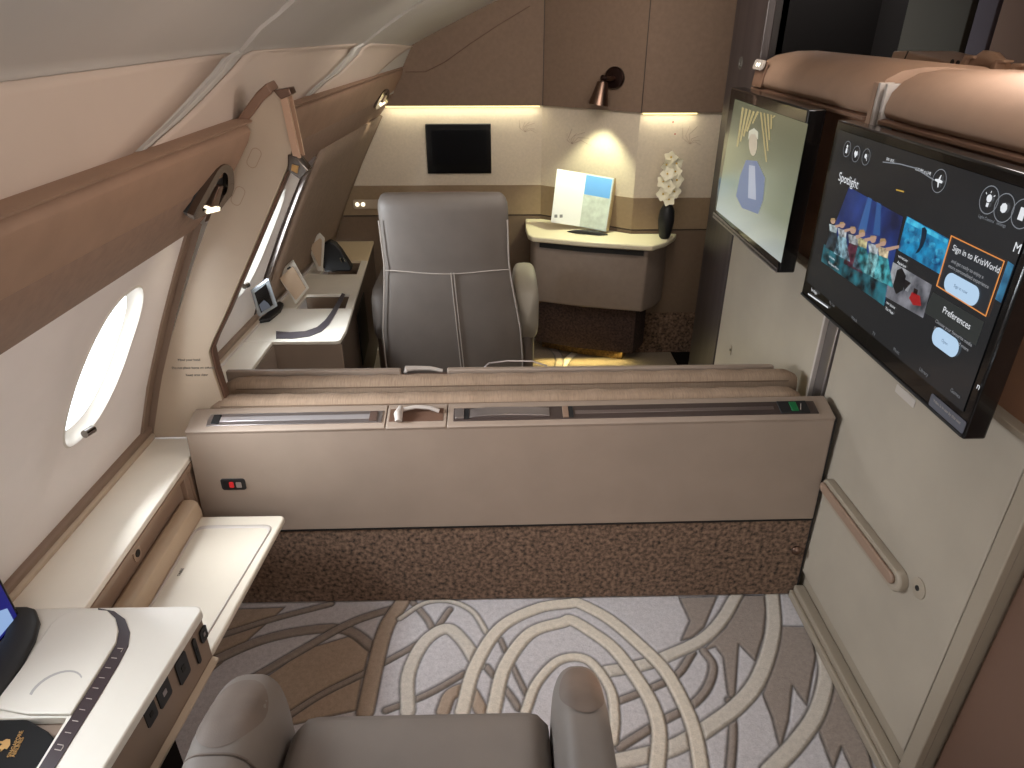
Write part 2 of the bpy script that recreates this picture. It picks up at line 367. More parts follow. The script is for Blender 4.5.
for i, (yc, ring) in enumerate(rings):
    wo = bpy.data.objects.new('window_%d' % (i+1), None); COL.objects.link(wo); c = sum(ring, Vector())/len(ring); wo.location = c; ORG[wo.name] = c; struct(wo)
    nrm = Wn(c.z, yc); fr = MB()
    def sc_(r, k, off): return [c+(p-c)*k + nrm*off for p in r]
    fr.loft([sc_(ring, 1.0, .0), sc_(ring, .975, .003), sc_(ring, .94, -.004), sc_(ring, .90, -.018), sc_(ring, .84, -.026)], True, False)
    obj('window_frame', fr, M_ivory, wo)
    g = MB(); g.face(sc_(ring, .845, -.0255))
    gm = bpy.data.materials.get('window glass')
    if not gm:
        gm = bpy.data.materials.new('window glass'); gm.use_nodes = True; N = gm.node_tree.nodes; N.clear()
        o_ = N.new('ShaderNodeOutputMaterial'); t = N.new('ShaderNodeBsdfTransparent'); t.inputs[0].default_value = (.96,.98,1,1); gl = N.new('ShaderNodeBsdfGlossy'); gl.inputs['Roughness'].default_value = .05
        mx = N.new('ShaderNodeMixShader'); mx.inputs[0].default_value = .05; gm.node_tree.links.new(t.outputs[0], mx.inputs[1]); gm.node_tree.links.new(gl.outputs[0], mx.inputs[2]); gm.node_tree.links.new(mx.outputs[0], o_.inputs[0])
    obj('pane', g, gm, wo, smooth=False)
    lt = MB(); q = WP(yc-.06, .815, -.006); lt.tube([q, q+Vector((.004,.03,-.004))], .010, 10); obj('shade_button', lt, M_chrome, wo)

# upper sidewall + ceiling
nearP = [(-.68,1.40),(-.645,1.47),(-.617,1.632),(-.571,1.668),(-.469,1.74),(-.2,1.86),(.2,1.98),(.8,2.08),(2.6,2.08)]
farP  = [(-.53,1.36),(-.475,1.48),(-.416,1.587),(-.34,1.625),(-.275,1.654),(-.03,1.765),(.30,1.90),(.8,2.02),(2.6,2.06)]
def CP(Y, i):
    t = (Y-1.79)/2.11
    if t < 0: dx = .03*(Y-1.79)*(1 if i < 6 else 0); return Vector((nearP[i][0]+dx, Y, nearP[i][1]))
    a, b = nearP[i], farP[i]; return Vector((a[0]+(b[0]-a[0])*t, Y, a[1]+(b[1]-a[1])*t))
def Csurf(Y, s, off=0):
    i = min(len(nearP)-2, int(s)); f = s-i; a, b = CP(Y, i), CP(Y, i+1); p = a+(b-a)*f
    nrm = Vector(((b-a).z, 0, -(b-a).x)).normalized(); return p + nrm*off
ce = MB(); ce.loft([[Csurf(-1.3+5.3*i/24, s/2) for s in range(0, 17)] for i in range(25)], False, False)
struct(obj('ceiling', ce, M_ceil, None, ang=50))
# sidewall panels between the ribs (slightly proud), peach light painted into their colour
def CHit(px, py):        # (Y, s) where the sight line meets the ceiling surface
    best = None
    for Y in np.arange(.3, 3.95, .004):
        p = at(px, py, Y=float(Y))
        for i in range(8):
            a, b = CP(float(Y), i), CP(float(Y), i+1)
            if a.x <= p.x <= b.x:
                f = (p.x-a.x)/(b.x-a.x); z = a.z+(b.z-a.z)*f
                if best is None or abs(p.z-z) < best[0]: best = (abs(p.z-z), float(Y), i+f)
    return best[1], best[2]
n_trim = [1]
def seam_curve(pts, k=12):
    q = [CHit(*p) for p in pts]; ss = np.linspace(.35, max(v[1] for v in q), k)
    q = sorted(q, key=lambda v: v[1]); Ys = np.interp(ss, [v[1] for v in q], [v[0] for v in q])
    if q[0][1] > .35:
        sl = (q[1][0]-q[0][0])/(q[1][1]-q[0][1]+1e-6)
        Ys = [y if s_ >= q[0][1] else q[0][0]+max(-.4, min(.6, sl))*(s_-q[0][1]) for y, s_ in zip(Ys, ss)]
    return list(zip(Ys, ss))
RA = [(230,51),(213,68),(189,96),(164,119),(141,145)]; RB = [(252,50),(236,63),(205,95),(176,122),(158,140)]
RC = [(357,43),(349,52),(326,75),(311,87)]; RD = [(370,43),(360,52),(338,74),(322,84)]; RE = [(413,45),(402,52),(389,62),(384,66)]
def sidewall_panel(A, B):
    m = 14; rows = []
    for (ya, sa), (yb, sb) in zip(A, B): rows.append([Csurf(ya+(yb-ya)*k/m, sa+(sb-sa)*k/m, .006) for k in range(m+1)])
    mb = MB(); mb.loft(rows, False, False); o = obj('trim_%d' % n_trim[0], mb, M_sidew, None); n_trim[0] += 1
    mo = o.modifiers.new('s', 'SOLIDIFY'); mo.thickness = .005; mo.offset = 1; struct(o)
left = [(-.6, sv) for sv in np.linspace(.35, 1.86, 12)]
cA, cB, cC, cD, cE = (seam_curve(r) for r in (RA, RB, RC, RD, RE))
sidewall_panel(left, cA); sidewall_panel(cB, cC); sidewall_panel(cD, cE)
def rib(A, B, up):
    mid = [((a[0]+b[0])/2, (a[1]+b[1])/2) for a, b in zip(A, B)] + [CHit(*p) for p in up]
    mb = MB(); mb.loft([[Csurf(y-.014, s_, -.002), Csurf(y-.010, s_, .007), Csurf(y+.010, s_, .007), Csurf(y+.014, s_, -.002)] for y, s_ in mid])
    struct(obj('trim_%d' % n_trim[0], mb, M_ceil, None)); n_trim[0] += 1
rib(cA, cB, [(262,26),(280,12),(300,-6)]); rib(cC, cD, [(380,30),(402,14),(420,2),(430,-6)])

# padded rail along the left wall
def rail(y0, y1, name, label, end0=False, end1=False):
    t = thing(name, label, 'padded rail', (Wx(1.23, (y0+y1)/2)+.02, (y0+y1)/2, 1.225), 'padded rails along the sidewall')
    n = 16
    prof_low = [(-.01,1.218),(.004,1.216),(.012,1.224),(.034,1.262),(.054,1.305),(.066,1.345),(.066,1.36),(-.01,1.36)]
    prof_up = [(-.01,1.345),(.064,1.350),(.073,1.375),(.081,1.405),(.087,1.435),(.087,1.457),(.080,1.471),(.068,1.477),(-.01,1.478)]
    for nm, pf, m in (('lower_panel', prof_low, mat('rail taupe',(138,112,95),.7,noise=.05,nscale=40,bump=.12,bscale=800)), ('padded_roll', prof_up, M_terra)):
        loops = []
        for i in range(n+1):
            Y = y0+(y1-y0)*i/n; k = 1
            loops.append([Vector((Wx(z, Y)+(d-.018*max(0, Y-1.79)*(d/.08) if d > 0 else d), Y, z)) for d, z in pf])
        mb = MB(); mb.loft(loops); obj(nm, mb, m, t, bevel=.004 if nm[0] == 'l' else .012, seg=3)
    mb = MB(); mb.loft([[Vector((Wx(1.483, y0+(y1-y0)*i/n)+d-.018*max(0, y0+(y1-y0)*i/n-1.79)*(d > 0), y0+(y1-y0)*i/n, z)) for d, z in ((-.01,1.479),(.078,1.479),(.082,1.484),(.074,1.488),(-.01,1.488))] for i in range(n+1)])
    obj('top_trim', mb, M_terra, t)
rail(-.3, 1.780, 'padded_rail', 'tan padded roll rail along sidewall above the large near window')
rail(1.86, 3.89, 'padded_rail', 'tan padded roll rail along sidewall of the far suite behind the column')

# chrome reading lights on the rails
def wall_lamp(label, outer, inner, head, lens, off):
    g_ = [WH(*p, off) for p in outer]; c = sum(g_, Vector())/len(g_); n = Wn(c.z, c.y)
    t = thing('reading_light', label, 'light', c); t['group'] = 'chrome reading lights on the sidewall rails'
    h_ = [WH(*p, off) for p in inner]
    mb = MB(); mb.prism(g_, -n*.012); obj('back_shell', mb, M_blackm, t, bevel=.002)
    def near(p, P):  # ring between outline and hole, resampled to the same count
        return P
    k = 28
    def res(P):
        P = cat(P, 8, True); L = [0]
        for a, b in zip(P, P[1:]+[P[0]]): L.append(L[-1]+(b-a).length)
        Q = P+[P[0]]; return [Vector([float(np.interp(L[-1]*i/k, L, [q[d] for q in Q])) for d in range(3)]) for i in range(k)]
    A, B = res(g_), res(h_)
    mb = MB(); mb.loft([[p for p in A],[p+n*.014 for p in A],[p+n*.014 for p in B],[p+n*.001 for p in B]], True, False); obj('bezel', mb, M_chrome, t)
    mb = MB(); mb.prism([WH(*p, off) for p in head], n*.016); obj('lamp_head', mb, M_bronze, t, bevel=.002)
    mb = MB(); mb.prism([WH(*p, off) for p in lens], n*.018); obj('lens', mb, M_spotled, t, bevel=.0015)
    l = bpy.data.lights.new('reading_spot', 'SPOT'); l.energy = .35; l.color = (1,.88,.6); l.spot_size = 1.0; l.spot_blend = .8; l.shadow_soft_size = .01
    lp = sum((WH(*p, off) for p in lens), Vector())/len(lens); v = (WP(c.y, c.z+.05)-WP(c.y, c.z-.05)).normalized()
    lo = bpy.data.objects.new('reading_spot', l); COL.objects.link(lo); lo.location = lp-v*.03+n*.03; lo.rotation_euler = (-v-n*.35).to_track_quat('-Z','Y').to_euler()
wall_lamp('chrome wedge-shaped reading light on the near padded rail, left of the column',
  ((187,213),(190,217),(201,211),(214,208),(221,199),(228,190),(228,170),(222,162),(214,165),(207,176),(198,192)),
  ((196,207),(197,209),(202,206),(212,204),(217,196),(222,187),(222,174),(219,170),(215,172),(210,182),(203,195)),
  ((205,205),(212,203),(217,183),(213,184)), ((200,211),(213,208),(213,204),(201,206)), .064)
wall_lamp('small chrome wedge reading light at the far end of the sidewall rail',
  ((373,106),(375,108),(380,104),(385,101),(387,93),(386,88),(382,89),(377,97)), ((376,103),(377,104),(380,102),(383,99),(384,94),(384,92),(382,93),(379,98)),
  ((379,102),(382,101),(384,94),(383,93)), ((377,105),(382,102),(382,100),(378,102)), .035)

# dark groove + trims around near window panel
g = MB(); 
g.loft([[WP(1.738, z, -.002), WP(1.741, z, .005), WP(1.775, z, .005), WP(1.779, z, .002), WP(1.7845, z, .002), WP(1.7845, z, .02)] for z in np.linspace(.60, 1.24, 14)], False, False)
struct(obj('trim_20', g, mat('groove trim',(128,107,92),.6), None))
for k, (o0, o1, z0, z1, m) in enumerate(((.0,.016,.60,.622,mat('groove trim',(128,107,92),.6)),(.0,.026,.576,.602,M_column))):
    b = MB(); loops = []
    for i in range(13):
        Y = -.5+2.285*i/12; loops.append([WP(Y, z0, -.004), WP(Y, z0, o1), WP(Y, z1-.004, o1), WP(Y, z1, o1-.006), WP(Y, z1, -.004)])
    b.loft(loops); struct(obj('trim_%d' % (21+k), b, m, None, bevel=.002))
    b = MB(); loops = []
    for i in range(13):
        Y = 1.84+2.05*i/12; loops.append([WP(Y, z0, -.004), WP(Y, z0, o1), WP(Y, z1-.004, o1), WP(Y, z1, o1-.006), WP(Y, z1, -.004)])
    b.loft(loops); struct(obj('trim_%d' % (31+k), b, M_taupe if k == 0 else M_column, None, bevel=.002))
# far suite: taupe padded wall beyond the window panel, with trims
ft = MB(); loops = []
for i in range(12):
    loops.append([WP(2.71+(z-.6)*.14+(1.19-(z-.6)*.14)*i/11, z, .012) for z in np.linspace(.58, 1.26, 9)])
ft.loft(loops, False, False); o = obj('wall_left_panel', ft, M_taupe, None); m = o.modifiers.new('s','SOLIDIFY'); m.thickness = .014; m.offset = -1; struct(o)
for a, b, mm, nn, off in ((2.655,2.672,M_groove,25,.003),(2.672,2.705,M_alu,26,.016)):
    t_ = MB(); t_.loft([[WP(a+(z-.6)*.14, z, -.002), WP(a+(z-.6)*.14, z, off), WP(b+(z-.6)*.14, z, off), WP(b+(z-.6)*.14, z, -.002)] for z in np.linspace(.60, 1.235, 10)]); struct(obj('trim_%d' % nn, t_, mm, None))

# ------------------------------------------------------------------ COLUMN between the two windows
col = thing('partition_column', 'beige partition column fin between the two suites\' windows with a strap slot', 'column', (-.9, 1.80, .58))
YF, YB = 1.785, 1.825
out_px = [(147,437),(157,396),(167.5,350),(180,308),(193,265),(208,222),(222,186),(236,152),(243,128),(252,116),(264,100),(274,91),(283,100),(289,124),(292,150),(287,168),(281,182),(268,213),(253,249),(238,284),(224,317),(213,340),(208.5,352),(213,372),(222,400),(228,422)]
fp = [at(x, y, Y=YF) for x, y in out_px]; fp.append(Vector((fp[-1].x, YF, .58))); fp.append(Vector((-1.075, YF, .58)))
mb = MB(); mb.prism(fp, (0, YB-YF, 0)); obj('body', mb, M_column, col, bevel=.006, seg=3)
inner = fp[12:26]
mb = MB(); mb.loft([[p+Vector((.001,.010,0)), p+Vector((.007,.012,0)), p+Vector((.007,.045,0)), p+Vector((.001,.046,0))] for p in [fp[15],fp[17],fp[19],fp[20],fp[21],fp[22],fp[23],fp[24],fp[25],Vector((fp[25].x,YF,.60))]])
obj('brown_edge', mb, M_colside, col, bevel=.002)
mb = MB(); mb.loft([[p+Vector((-.002,-.012,-.004)), p+Vector((-.012,-.012,.018)), p+Vector((-.010,.050,.022)), p+Vector((.0,.050,.004))] for p in [fp[8],fp[9],fp[10],fp[11]]]); obj('top_cap', mb, M_terra_d, col, bevel=.004)
# strap slot in its inner edge
top, bot = at(275,92,Y=YF)+Vector((.01,0,0)), at(292,158,Y=YF)+Vector((.004,0,0))
d = (bot-top)
mb = MB(); mb.loft([[top+d*t+Vector((.0,-.004,0)), top+d*t+Vector((.018,-.004,0)), top+d*t+Vector((.018,.004,0)), top+d*t+Vector((.004,.004,0)), top+d*t+Vector((.004,.036,0)), top+d*t+Vector((.018,.036,0)), top+d*t+Vector((.018,.044,0)), top+d*t+Vector((0,.044,0))] for t in (0,.25,.5,.75,1)]); obj('slot_frame', mb, mat('slot frame tan',(186,152,128),.35,metal=.2), col)
mb = MB(); mb.loft([[top+d*t+Vector((.003,.005,0)), top+d*t+Vector((.009,.005,0)), top+d*t+Vector((.009,.035,0)), top+d*t+Vector((.003,.035,0))] for t in (.02,.5,.98)]); obj('slot_inlay', mb, M_colside, col)
mb = MB(); mb.prism([top+Vector((-.012,-.008,.004)), top+Vector((.026,-.008,.010)), top+Vector((.030,-.008,-.006)), top+Vector((.004,-.008,-.016))], (0,.05,0)); obj('upper_latch', mb, M_bronze, col, bevel=.002)
mb = MB(); mb.prism([bot+Vector((-.012,-.006,.010)), bot+Vector((.010,-.006,.004)), bot+Vector((.034,-.006,-.030)), bot+Vector((.010,-.006,-.052)), bot+Vector((-.018,-.006,-.030))], (0,.045,0)); lt = obj('lower_latch', mb, M_chrome, col, bevel=.003)
mb = MB(); mb.prism([bot+Vector((-.004,-.010,-.014)), bot+Vector((.012,-.010,-.018)), bot+Vector((.006,-.010,-.036)), bot+Vector((-.008,-.010,-.028))], (0,.008,0)); obj('latch_window', mb, M_gold, lt)
for cx, cy in ((254,158),(238,196)):
    c = at(cx, cy, Y=YF-.001); v = (at(cx+4, cy-9, Y=YF)-at(cx-4, cy+9, Y=YF)).normalized(); u = Vector((v.z,0,-v.x))
    ring = rrect(c, u, v, .026, .052, .012); ri = rrect(c, u, v, .023, .049, .011)
    mb = MB(); mb.loft([ring, ri], True, False); o = obj('cover_plug', mb, M_ledgeE, col)
for tx, ty, s in ((178,361,'Mind your head'),(172,369,'Do not place items on column'),(186,376,'Keep area clear')):
    text('placard_text', s, .010, at(tx, ty, Y=YF-.001), (1,0,0), (0,0,1), M_ink, col)

# ------------------------------------------------------------------ LEDGE beside the bed (near) and side console body
lg = thing('window_ledge', 'cream window ledge running below the near window', 'ledge', (-.98, 1.1, .54))
mb = MB(); mb.box(-1.075, -.90, 1.10, 1.784, .560, .577); obj('ledge_top', mb, M_ledge, lg, bevel=.003)
mb = MB(); mb.box(-1.075, -.898, 1.10, 1.784, .545, .5595); obj('edge_trim', mb, M_ledgeE, lg)
mb = MB(); mb.box(-1.07, -.927, 1.10, 1.668, .02, .545); obj('side_panel', mb, mat('ledge side brown', (150,126,108), .55), lg)
mb = MB(); mb.prism(rrect((-.9265,1.36,.50), (0,1,0), (0,0,1), .035, .045, .016), (.003,0,0)); sk = obj('socket_bezel', mb, mat('ledge side bezel',(170,146,126),.4), lg)
mb = MB(); mb.lathe((-.9235,1.36,.50), [(.010,0),(.010,.002)], (1,0,0), 16); obj('socket_hole', mb, M_darker, sk)

mb = MB(); mb.box(-1.07, -.9065, 1.670, 1.784, .0, .545); mb2 = MB(); mb2.box(-1.07, -.912, 1.64, 1.6695, .02, .545); obj('end_post', mb, mat('ledge side brown', (150,126,108), .55), lg); obj('end_strip', mb2, mat('ledge side brown', (150,126,108), .55), lg, bevel=.002)

# tray table
tt = thing('tray_table', 'cream folding tray table with recessed surface extended beside the ledge', 'table', (-.77, 1.3, .39))
tp = [Vector((-.895,1.105,.42)), Vector((-.664,1.105,.42)), Vector((-.625,1.605,.42)), Vector((-.895,1.605,.42))]
tp = roundpoly(tp, .022)
mb = MB(); mb.prism(tp, (0,0,-.018)); tb = obj('table_top', mb, M_table, tt, bevel=.006, seg=3)
ring = [Vector((-.868,1.12,.421)), Vector((-.694,1.12,.421)), Vector((-.646,1.562,.421)), Vector((-.868,1.562,.421))]
ring = roundpoly(ring, .032)
cr_ = sum(ring, Vector())/len(ring)
mb = MB(); mb.loft([ring, [cr_+(p-cr_)*.975+Vector((0,0,.0025)) for p in ring], [cr_+(p-cr_)*.955+Vector((0,0,.0015)) for p in ring], [cr_+(p-cr_)*.94+Vector((0,0,-.0005)) for p in ring]], True, False); obj('raised_rim', mb, M_piping, tt)
mb = MB(); mb.loft([[Vector((x, y, z)) for x, z in ((-.925,.40),(-.870,.40),(-.868,.44),(-.875,.468),(-.888,.476),(-.912,.476),(-.925,.465))] for y in (1.105,1.2,1.5,1.612)]); obj('hinge_bar', mb, mat('table hinge bar',(182,160,136),.5), tt, bevel=.003)
text('table_print', 'TABLE', .010, (-.835,1.36,.4212), (0,1,0), (-1,0,0), M_ink, tt)

# near side console
cs = thing('side_console', 'white side console with round-cornered lid and control strip beside the near armchair', 'console', (-.86, .8, .42))
Z = .577
wellY, wellX = .834, -.791
slab = [(-1.075,.25),(-1.075,1.099)] + [(-.642-.02+.02*math.sin(a), 1.099-.02+.02*math.cos(a)) for a in np.linspace(0, PI/2, 7)] + [(-.722,.25),(wellX+.0,.25),(wellX,wellY),(-.96,wellY),(-.96,.25)]
mb = MB(); mb.prism([Vector((x, y, Z+.004)) for x, y in slab], (0,0,-.022)); obj('top', mb, M_ivory, cs, bevel=.004, seg=3)
M_side = mat('console side', (132,112,96), .55)
mb = MB(); mb.prism([(-1.07,.25,.422),(-1.07,1.092,.422),(-.650,1.092,.422),(-.730,.25,.422)], (0,0,.137)); sb = obj('body', mb, M_side, cs, bevel=.003)
lidp = [at(x, y, Z=Z+.010) for x, y in ((0,705),(24,668),(52,626),(60,619),(72,614),(90,611),(110,612),(119,618),(124,627),(123,638),(119,650),(92,692),(80,711),(0,711))]
lidp = [p for p in lidp]
strip_o = [at(x, y, Z=Z+.006) for x, y in ((98,608),(114,611),(125,619),(130,632),(128,646),(118,665),(97,700),(75,735),(52,772),(30,806))]
strip_i = [at(x, y, Z=Z+.006) for x, y in ((98,613),(108,615),(116,622),(118,633),(116,645),(106,662),(84,697),(61,732),(38,769),(14,803))]
lid_poly = [at(x, y, Z=Z+.004) for x, y in ((28,716),(1,711),(-12,716),(24,668),(52,626),(60,619),(72,614),(90,611),(108,612.5),(116,620),(119,632),(117,644),(106,662),(84,697),(72,716))]
mb = MB(); mb.prism(lid_poly, (0,0,.007)); ld = obj('storage_lid', mb, M_ivory, cs, bevel=.0025, seg=3)
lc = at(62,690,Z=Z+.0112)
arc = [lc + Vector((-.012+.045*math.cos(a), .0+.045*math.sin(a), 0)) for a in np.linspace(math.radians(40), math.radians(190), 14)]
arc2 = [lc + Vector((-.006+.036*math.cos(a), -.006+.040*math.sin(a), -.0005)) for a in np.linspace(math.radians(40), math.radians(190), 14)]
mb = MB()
mb.loft([[a, b] for a, b in zip(arc, arc2)], False, False); obj('recess_shade', mb, mat('recess shade grey',(168,164,160),.6), ld)  # flat crescent; the finger recess's shade is painted in grey
mb = MB(); mb.loft([[a, b, b-Vector((0,0,.004)), a-Vector((0,0,.004))] for a, b in zip(strip_i, strip_o)]); st = obj('control_strip', mb, mat('control strip plum', (52,40,44), .35), cs)
for k in range(9):
    f = .12+k*.088; a = strip_i[4]+(strip_i[8]-strip_i[4])*f; b = strip_o[4]+(strip_o[8]-strip_o[4])*f
    mb = MB(); mb.tube([a+(b-a)*.28+Vector((0,0,.0006)), a+(b-a)*.72+Vector((0,0,.0006))], .0008, 5); obj('button_mark', mb, M_piping, st)
for f in (.03,.86):
    a = strip_i[4]+(strip_i[8]-strip_i[4])*f; b = strip_o[4]+(strip_o[8]-strip_o[4])*f; e_ = (strip_i[8]-strip_i[4])*(.03 if f < .5 else -.03)
    mb = MB(); mb.tube([a+(b-a)*.3+Vector((0,0,.0006)), a+(b-a)*.75+Vector((0,0,.0006)), a+(b-a)*.75+e_+Vector((0,0,.0006))], .0009, 5); obj('button_mark', mb, M_piping, st)
mb = MB(); mb.box(-.958, wellX-.002, .25, wellY-.002, .46, .50); obj('storage_well', mb, mat('well brown',(88,74,64),.7), cs)
# side sockets (on the aisle face)
def sx(y): return -.650-.080*(1.092-y)/.842
su = Vector((.080,.842,0)).normalized(); sn_ = Vector((.842,-.080,0)).normalized()
for (px, py), w, h, nm, m in (((203,634),.026,.036,'call_button',M_blackm),((196,651),.012,.072,'card_slot',M_darker),((182,668),.040,.062,'remote_socket',M_blackm),((163,692),.042,.050,'power_socket',M_blackm),((149,711),.034,.044,'headphone_socket',M_blackm)):
    q = at(px, py, X=-.665); q = at(px, py, X=sx(q.y)); q.z = max(.452, min(.53, q.z))
    mb = MB(); mb.prism(rrect(q, su, (0,0,1), w, h, .006), sn_*.003); s = obj(nm, mb, m, cs)
    mb = MB(); mb.prism(rrect(q+sn_*.003, su, (0,0,1), w*.3, h*.25, .0015), sn_*.001); obj('socket_insert', mb, M_alu if nm in ('call_button','power_socket') else M_darker, s)
mb = MB(); mb.loft([[Vector((sx(y),y,.436)), Vector((sx(y)+.014,y,.430)), Vector((sx(y)+.014,y,.424)), Vector((sx(y),y,.423))] for y in (.25,1.09)]); obj('lower_lip', mb, M_column, cs, bevel=.002)
mb = MB(); mb.box(-1.05,-.80,.25,1.09,.0,.42); obj('plinth', mb, M_dark, cs)
for k, s in enumerate(('Do not place weight on lid', 'Push to open the storage', 'Close before landing')):
    text('lid_print', s, .0065, at(20+k*4, 682+k*0, Z=Z+.0045), (.42,1,0), (-1,.42,0), M_ink, cs)

# phone cradle and tablet at left edge
cr = thing('tablet_cradle', 'black cradle holding a lit blue tablet on the near console by the window', 'tablet holder', (-1.0, .98, Z+.005))
cpath = [at(x, y, Z=Z+.012) for x, y in ((34,610),(38,622),(33,640),(22,660),(6,684),(-14,712))]
mb = MB(); mb.loft([[p+Vector((-.060,0,-.010)), p+Vector((.004,0,-.010)), p+Vector((.004,0,.004)), p+Vector((-.012,0,.012)), p+Vector((-.055,0,.012))] for p in cpath]); obj('base', mb, M_blackm, cr, bevel=.004)
A = [at(-30,548,X=-1.0), at(2,574,X=-1.0)]
_b = at(23,617,Z=Z+.014); _t = at(-6,562,X=-1.035); _e = Vector((-.006,-.20,0))
pq = [_b+_e, _b, _t, _t+_e]
nq = (pq[1]-pq[0]).cross(pq[3]-pq[0]).normalized()
if nq.x < 0: nq = -nq
mb = MB(); mb.prism([p-nq*.004 for p in pq], nq*-.010); obj('tablet', mb, M_black, cr, bevel=.003)
cc = sum(pq, Vector())/4
mb = MB(); mb.face([cc+(p-cc)*.92-nq*.003 for p in pq]); ts = obj('screen', mb, em('tablet blue', (22,26,110), 1.0), cr, smooth=False)
mb = MB(); 
def TP(u, v): return (pq[0]*(1-u)+pq[1]*u)*(1-v)+(pq[3]*(1-u)+pq[2]*u)*v - nq*.0022
mb.face([TP(.1,.08),TP(.9,.08),TP(.9,.3),TP(.75,.42),TP(.6,.35),TP(.45,.5),TP(.3,.38),TP(.1,.5)]); obj('screen_clouds', mb, em('tablet cloud', (150,180,225), .9), ts, smooth=False)

# black folder with printed logo
fo = thing('menu_folder', 'black folder with gold bird crest lying in the open well of the near console', 'folder', (-.88,.72,.505))
fpx = [(-30,690),(0,706),(28,718),(49,729),(52,738),(20,800),(-40,800)]
mb = MB(); mb.prism([at(x, y, Z=.575) for x, y in ((0,708),(27,719),(48,731),(54,738),(44,758),(20,792),(-40,792),(-40,700))], (0,0,-.010)); obj('cover', mb, mat('folder black',(12,11,12),.95), fo, bevel=.003)
FZ = .5762
uu = (at(18,737,Z=FZ)-at(8,757,Z=FZ)).normalized(); vv = Vector((-uu.y, uu.x, 0))
text('logo_text', 'SINGAPORE', .0095, at(10.5,757,Z=FZ), uu, vv, M_gold, fo); text('logo_text', 'AIRLINES', .0095, at(14.5,757,Z=FZ), uu, vv, M_gold, fo)
bc = at(5.5,744,Z=FZ+.0003); bird = [(-.016,-.010),(-.004,-.012),(.010,-.006),(.013,.003),(.008,.010),(.010,.018),(.004,.014),(.001,.006),(-.004,.010),(-.006,.018),(-.010,.010),(-.018,.012),(-.012,.004),(-.020,.002),(-.012,-.003)]
mb = MB(); mb.prism([bc+(uu*a+vv*b)*.75 for a, b in bird], (0,0,.0008)); obj('logo_bird', mb, M_gold, fo)

# ------------------------------------------------------------------ DIVIDER between suites
dv = thing('bed_divider', 'wide taupe divider panel across the suite with brown carpeted lower kick', 'partition', (.03, 1.70, 0))
TL, TR = Vector((-.889,1.671,.668)), Vector((.967,1.671,.689))
def dtop(x, dz=0, y=1.671): f = (x-TL.x)/(TR.x-TL.x); return Vector((x, y, .668+.021*f+dz))
mb = MB(); mb.prism([dtop(-.889), dtop(.968), Vector((.982,1.671,.322)), Vector((-.905,1.671,.306))], (0,.09,0)); obj('face_panel', mb, M_panel, dv, bevel=.003)
mb = MB(); mb.prism([Vector((-.90,1.674,.304)), Vector((.982,1.674,.320)), Vector((.984,1.674,0.004)), Vector((-.90,1.674,0.004))], (0,.085,0)); obj('carpet_kick', mb, M_kick, dv)
mb = MB(); mb.prism([Vector((-.90,1.6715,.300)), Vector((.982,1.6715,.316)), Vector((.982,1.6715,.322)), Vector((-.90,1.6715,.306))], (0,.01,0)); obj('shadow_bead', mb, M_darker, dv)
# side black gasket
mb = MB(); mb.prism([dtop(.9685), dtop(.974), Vector((.9890,1.671,0.004)), Vector((.9845,1.671,0.004))], (0,.08,0)); obj('gasket', mb, M_darker, dv)
# bevelled top lip
def lip(x0, x1, name='top_lip'):
    mb = MB(); mb.loft([[dtop(x, 0, 1.668), dtop(x, .003, 1.672), dtop(x, .022, 1.742), dtop(x, .022, 1.765), dtop(x, -.02, 1.765), dtop(x, -.02, 1.675)] for x in (x0, x1)]); return obj(name, mb, M_panel, dv, bevel=.002)
lip(-.889, -.325); lip(-.322+.0, -.150); lip(-.147, .968)
def lipP(x, f, lift=.0015):   # point on the sloping lip
    a = dtop(x, .003, 1.672); b = dtop(x, .022, 1.742); n = Vector((0,-(b-a).z,(b-a).y)).normalized(); return a+(b-a)*f + n*lift
def strip(x0, x1, f0, f1, nm, m, par, h=.002, bv=.001, xo=0):
    n = (lipP(0,0,.1)-lipP(0,0,0)).normalized()
    mb = MB(); mb.prism([lipP(x0+xo, f0, 0), lipP(x1, f0, 0), lipP(x1, f1, 0), lipP(x0, f1, 0)], n*h); return obj(nm, mb, m, par, bevel=bv)
s1 = strip(-.835, -.335, .22, .86, 'metal_strip', M_alu, dv, .003)
strip(-.80, -.365, .42, .66, 'slot', mat('strip pale', (186,180,180), .3, metal=.6), s1, .0045); strip(-.822, -.80, .30, .78, 'end_cap', M_blackm, s1, .006); strip(-.372, -.350, .28, .80, 'end_cap', mat('brown cap',(84,66,58),.4), s1, .006)
s2 = strip(-.130, .925, .20, .90, 'metal_strip', mat('dark strip',(84,72,68),.4,metal=.5), dv, .003)
strip(.22, .80, .45, .62, 'slot', mat('strip grey', (130,118,114), .3, metal=.7), s2, .0045); strip(-.125, -.10, .28, .82, 'end_cap', M_alu, s2, .008); strip(-.10,-.085,.28,.82,'end_cap', M_blackm, s2, .006)
strip(.185, .202, .25, .85, 'end_cap', M_tan, s2, .007); strip(.202, .216, .25, .85, 'end_cap', M_blackm, s2, .006)
strip(.815, .90, .22, .88, 'end_cap', M_blackm, s2, .006); strip(.848, .868, .30, .80, 'indicator', M_green, s2, .0085)
text('indicator_mark', '/', .03, lipP(.872,.35,.008), (1,0,0), (0,.9,.42), M_piping, s2)
n_ = (lipP(0,0,.1)-lipP(0,0,0)).normalized()
mb = MB(); mb.loft([[lipP(-.085+.27*t, .35, .004+.011*math.sin(PI*min(1,t*1.15))**.5*(1-.5*t)), lipP(-.085+.27*t, .80, .004+.011*math.sin(PI*min(1,t*1.15))**.5*(1-.5*t)), lipP(-.085+.27*t, .80, .002), lipP(-.085+.27*t, .35, .002)] for t in np.linspace(0,.86,14)]); obj('grip_handle', mb, M_alu, s2, bevel=.002)
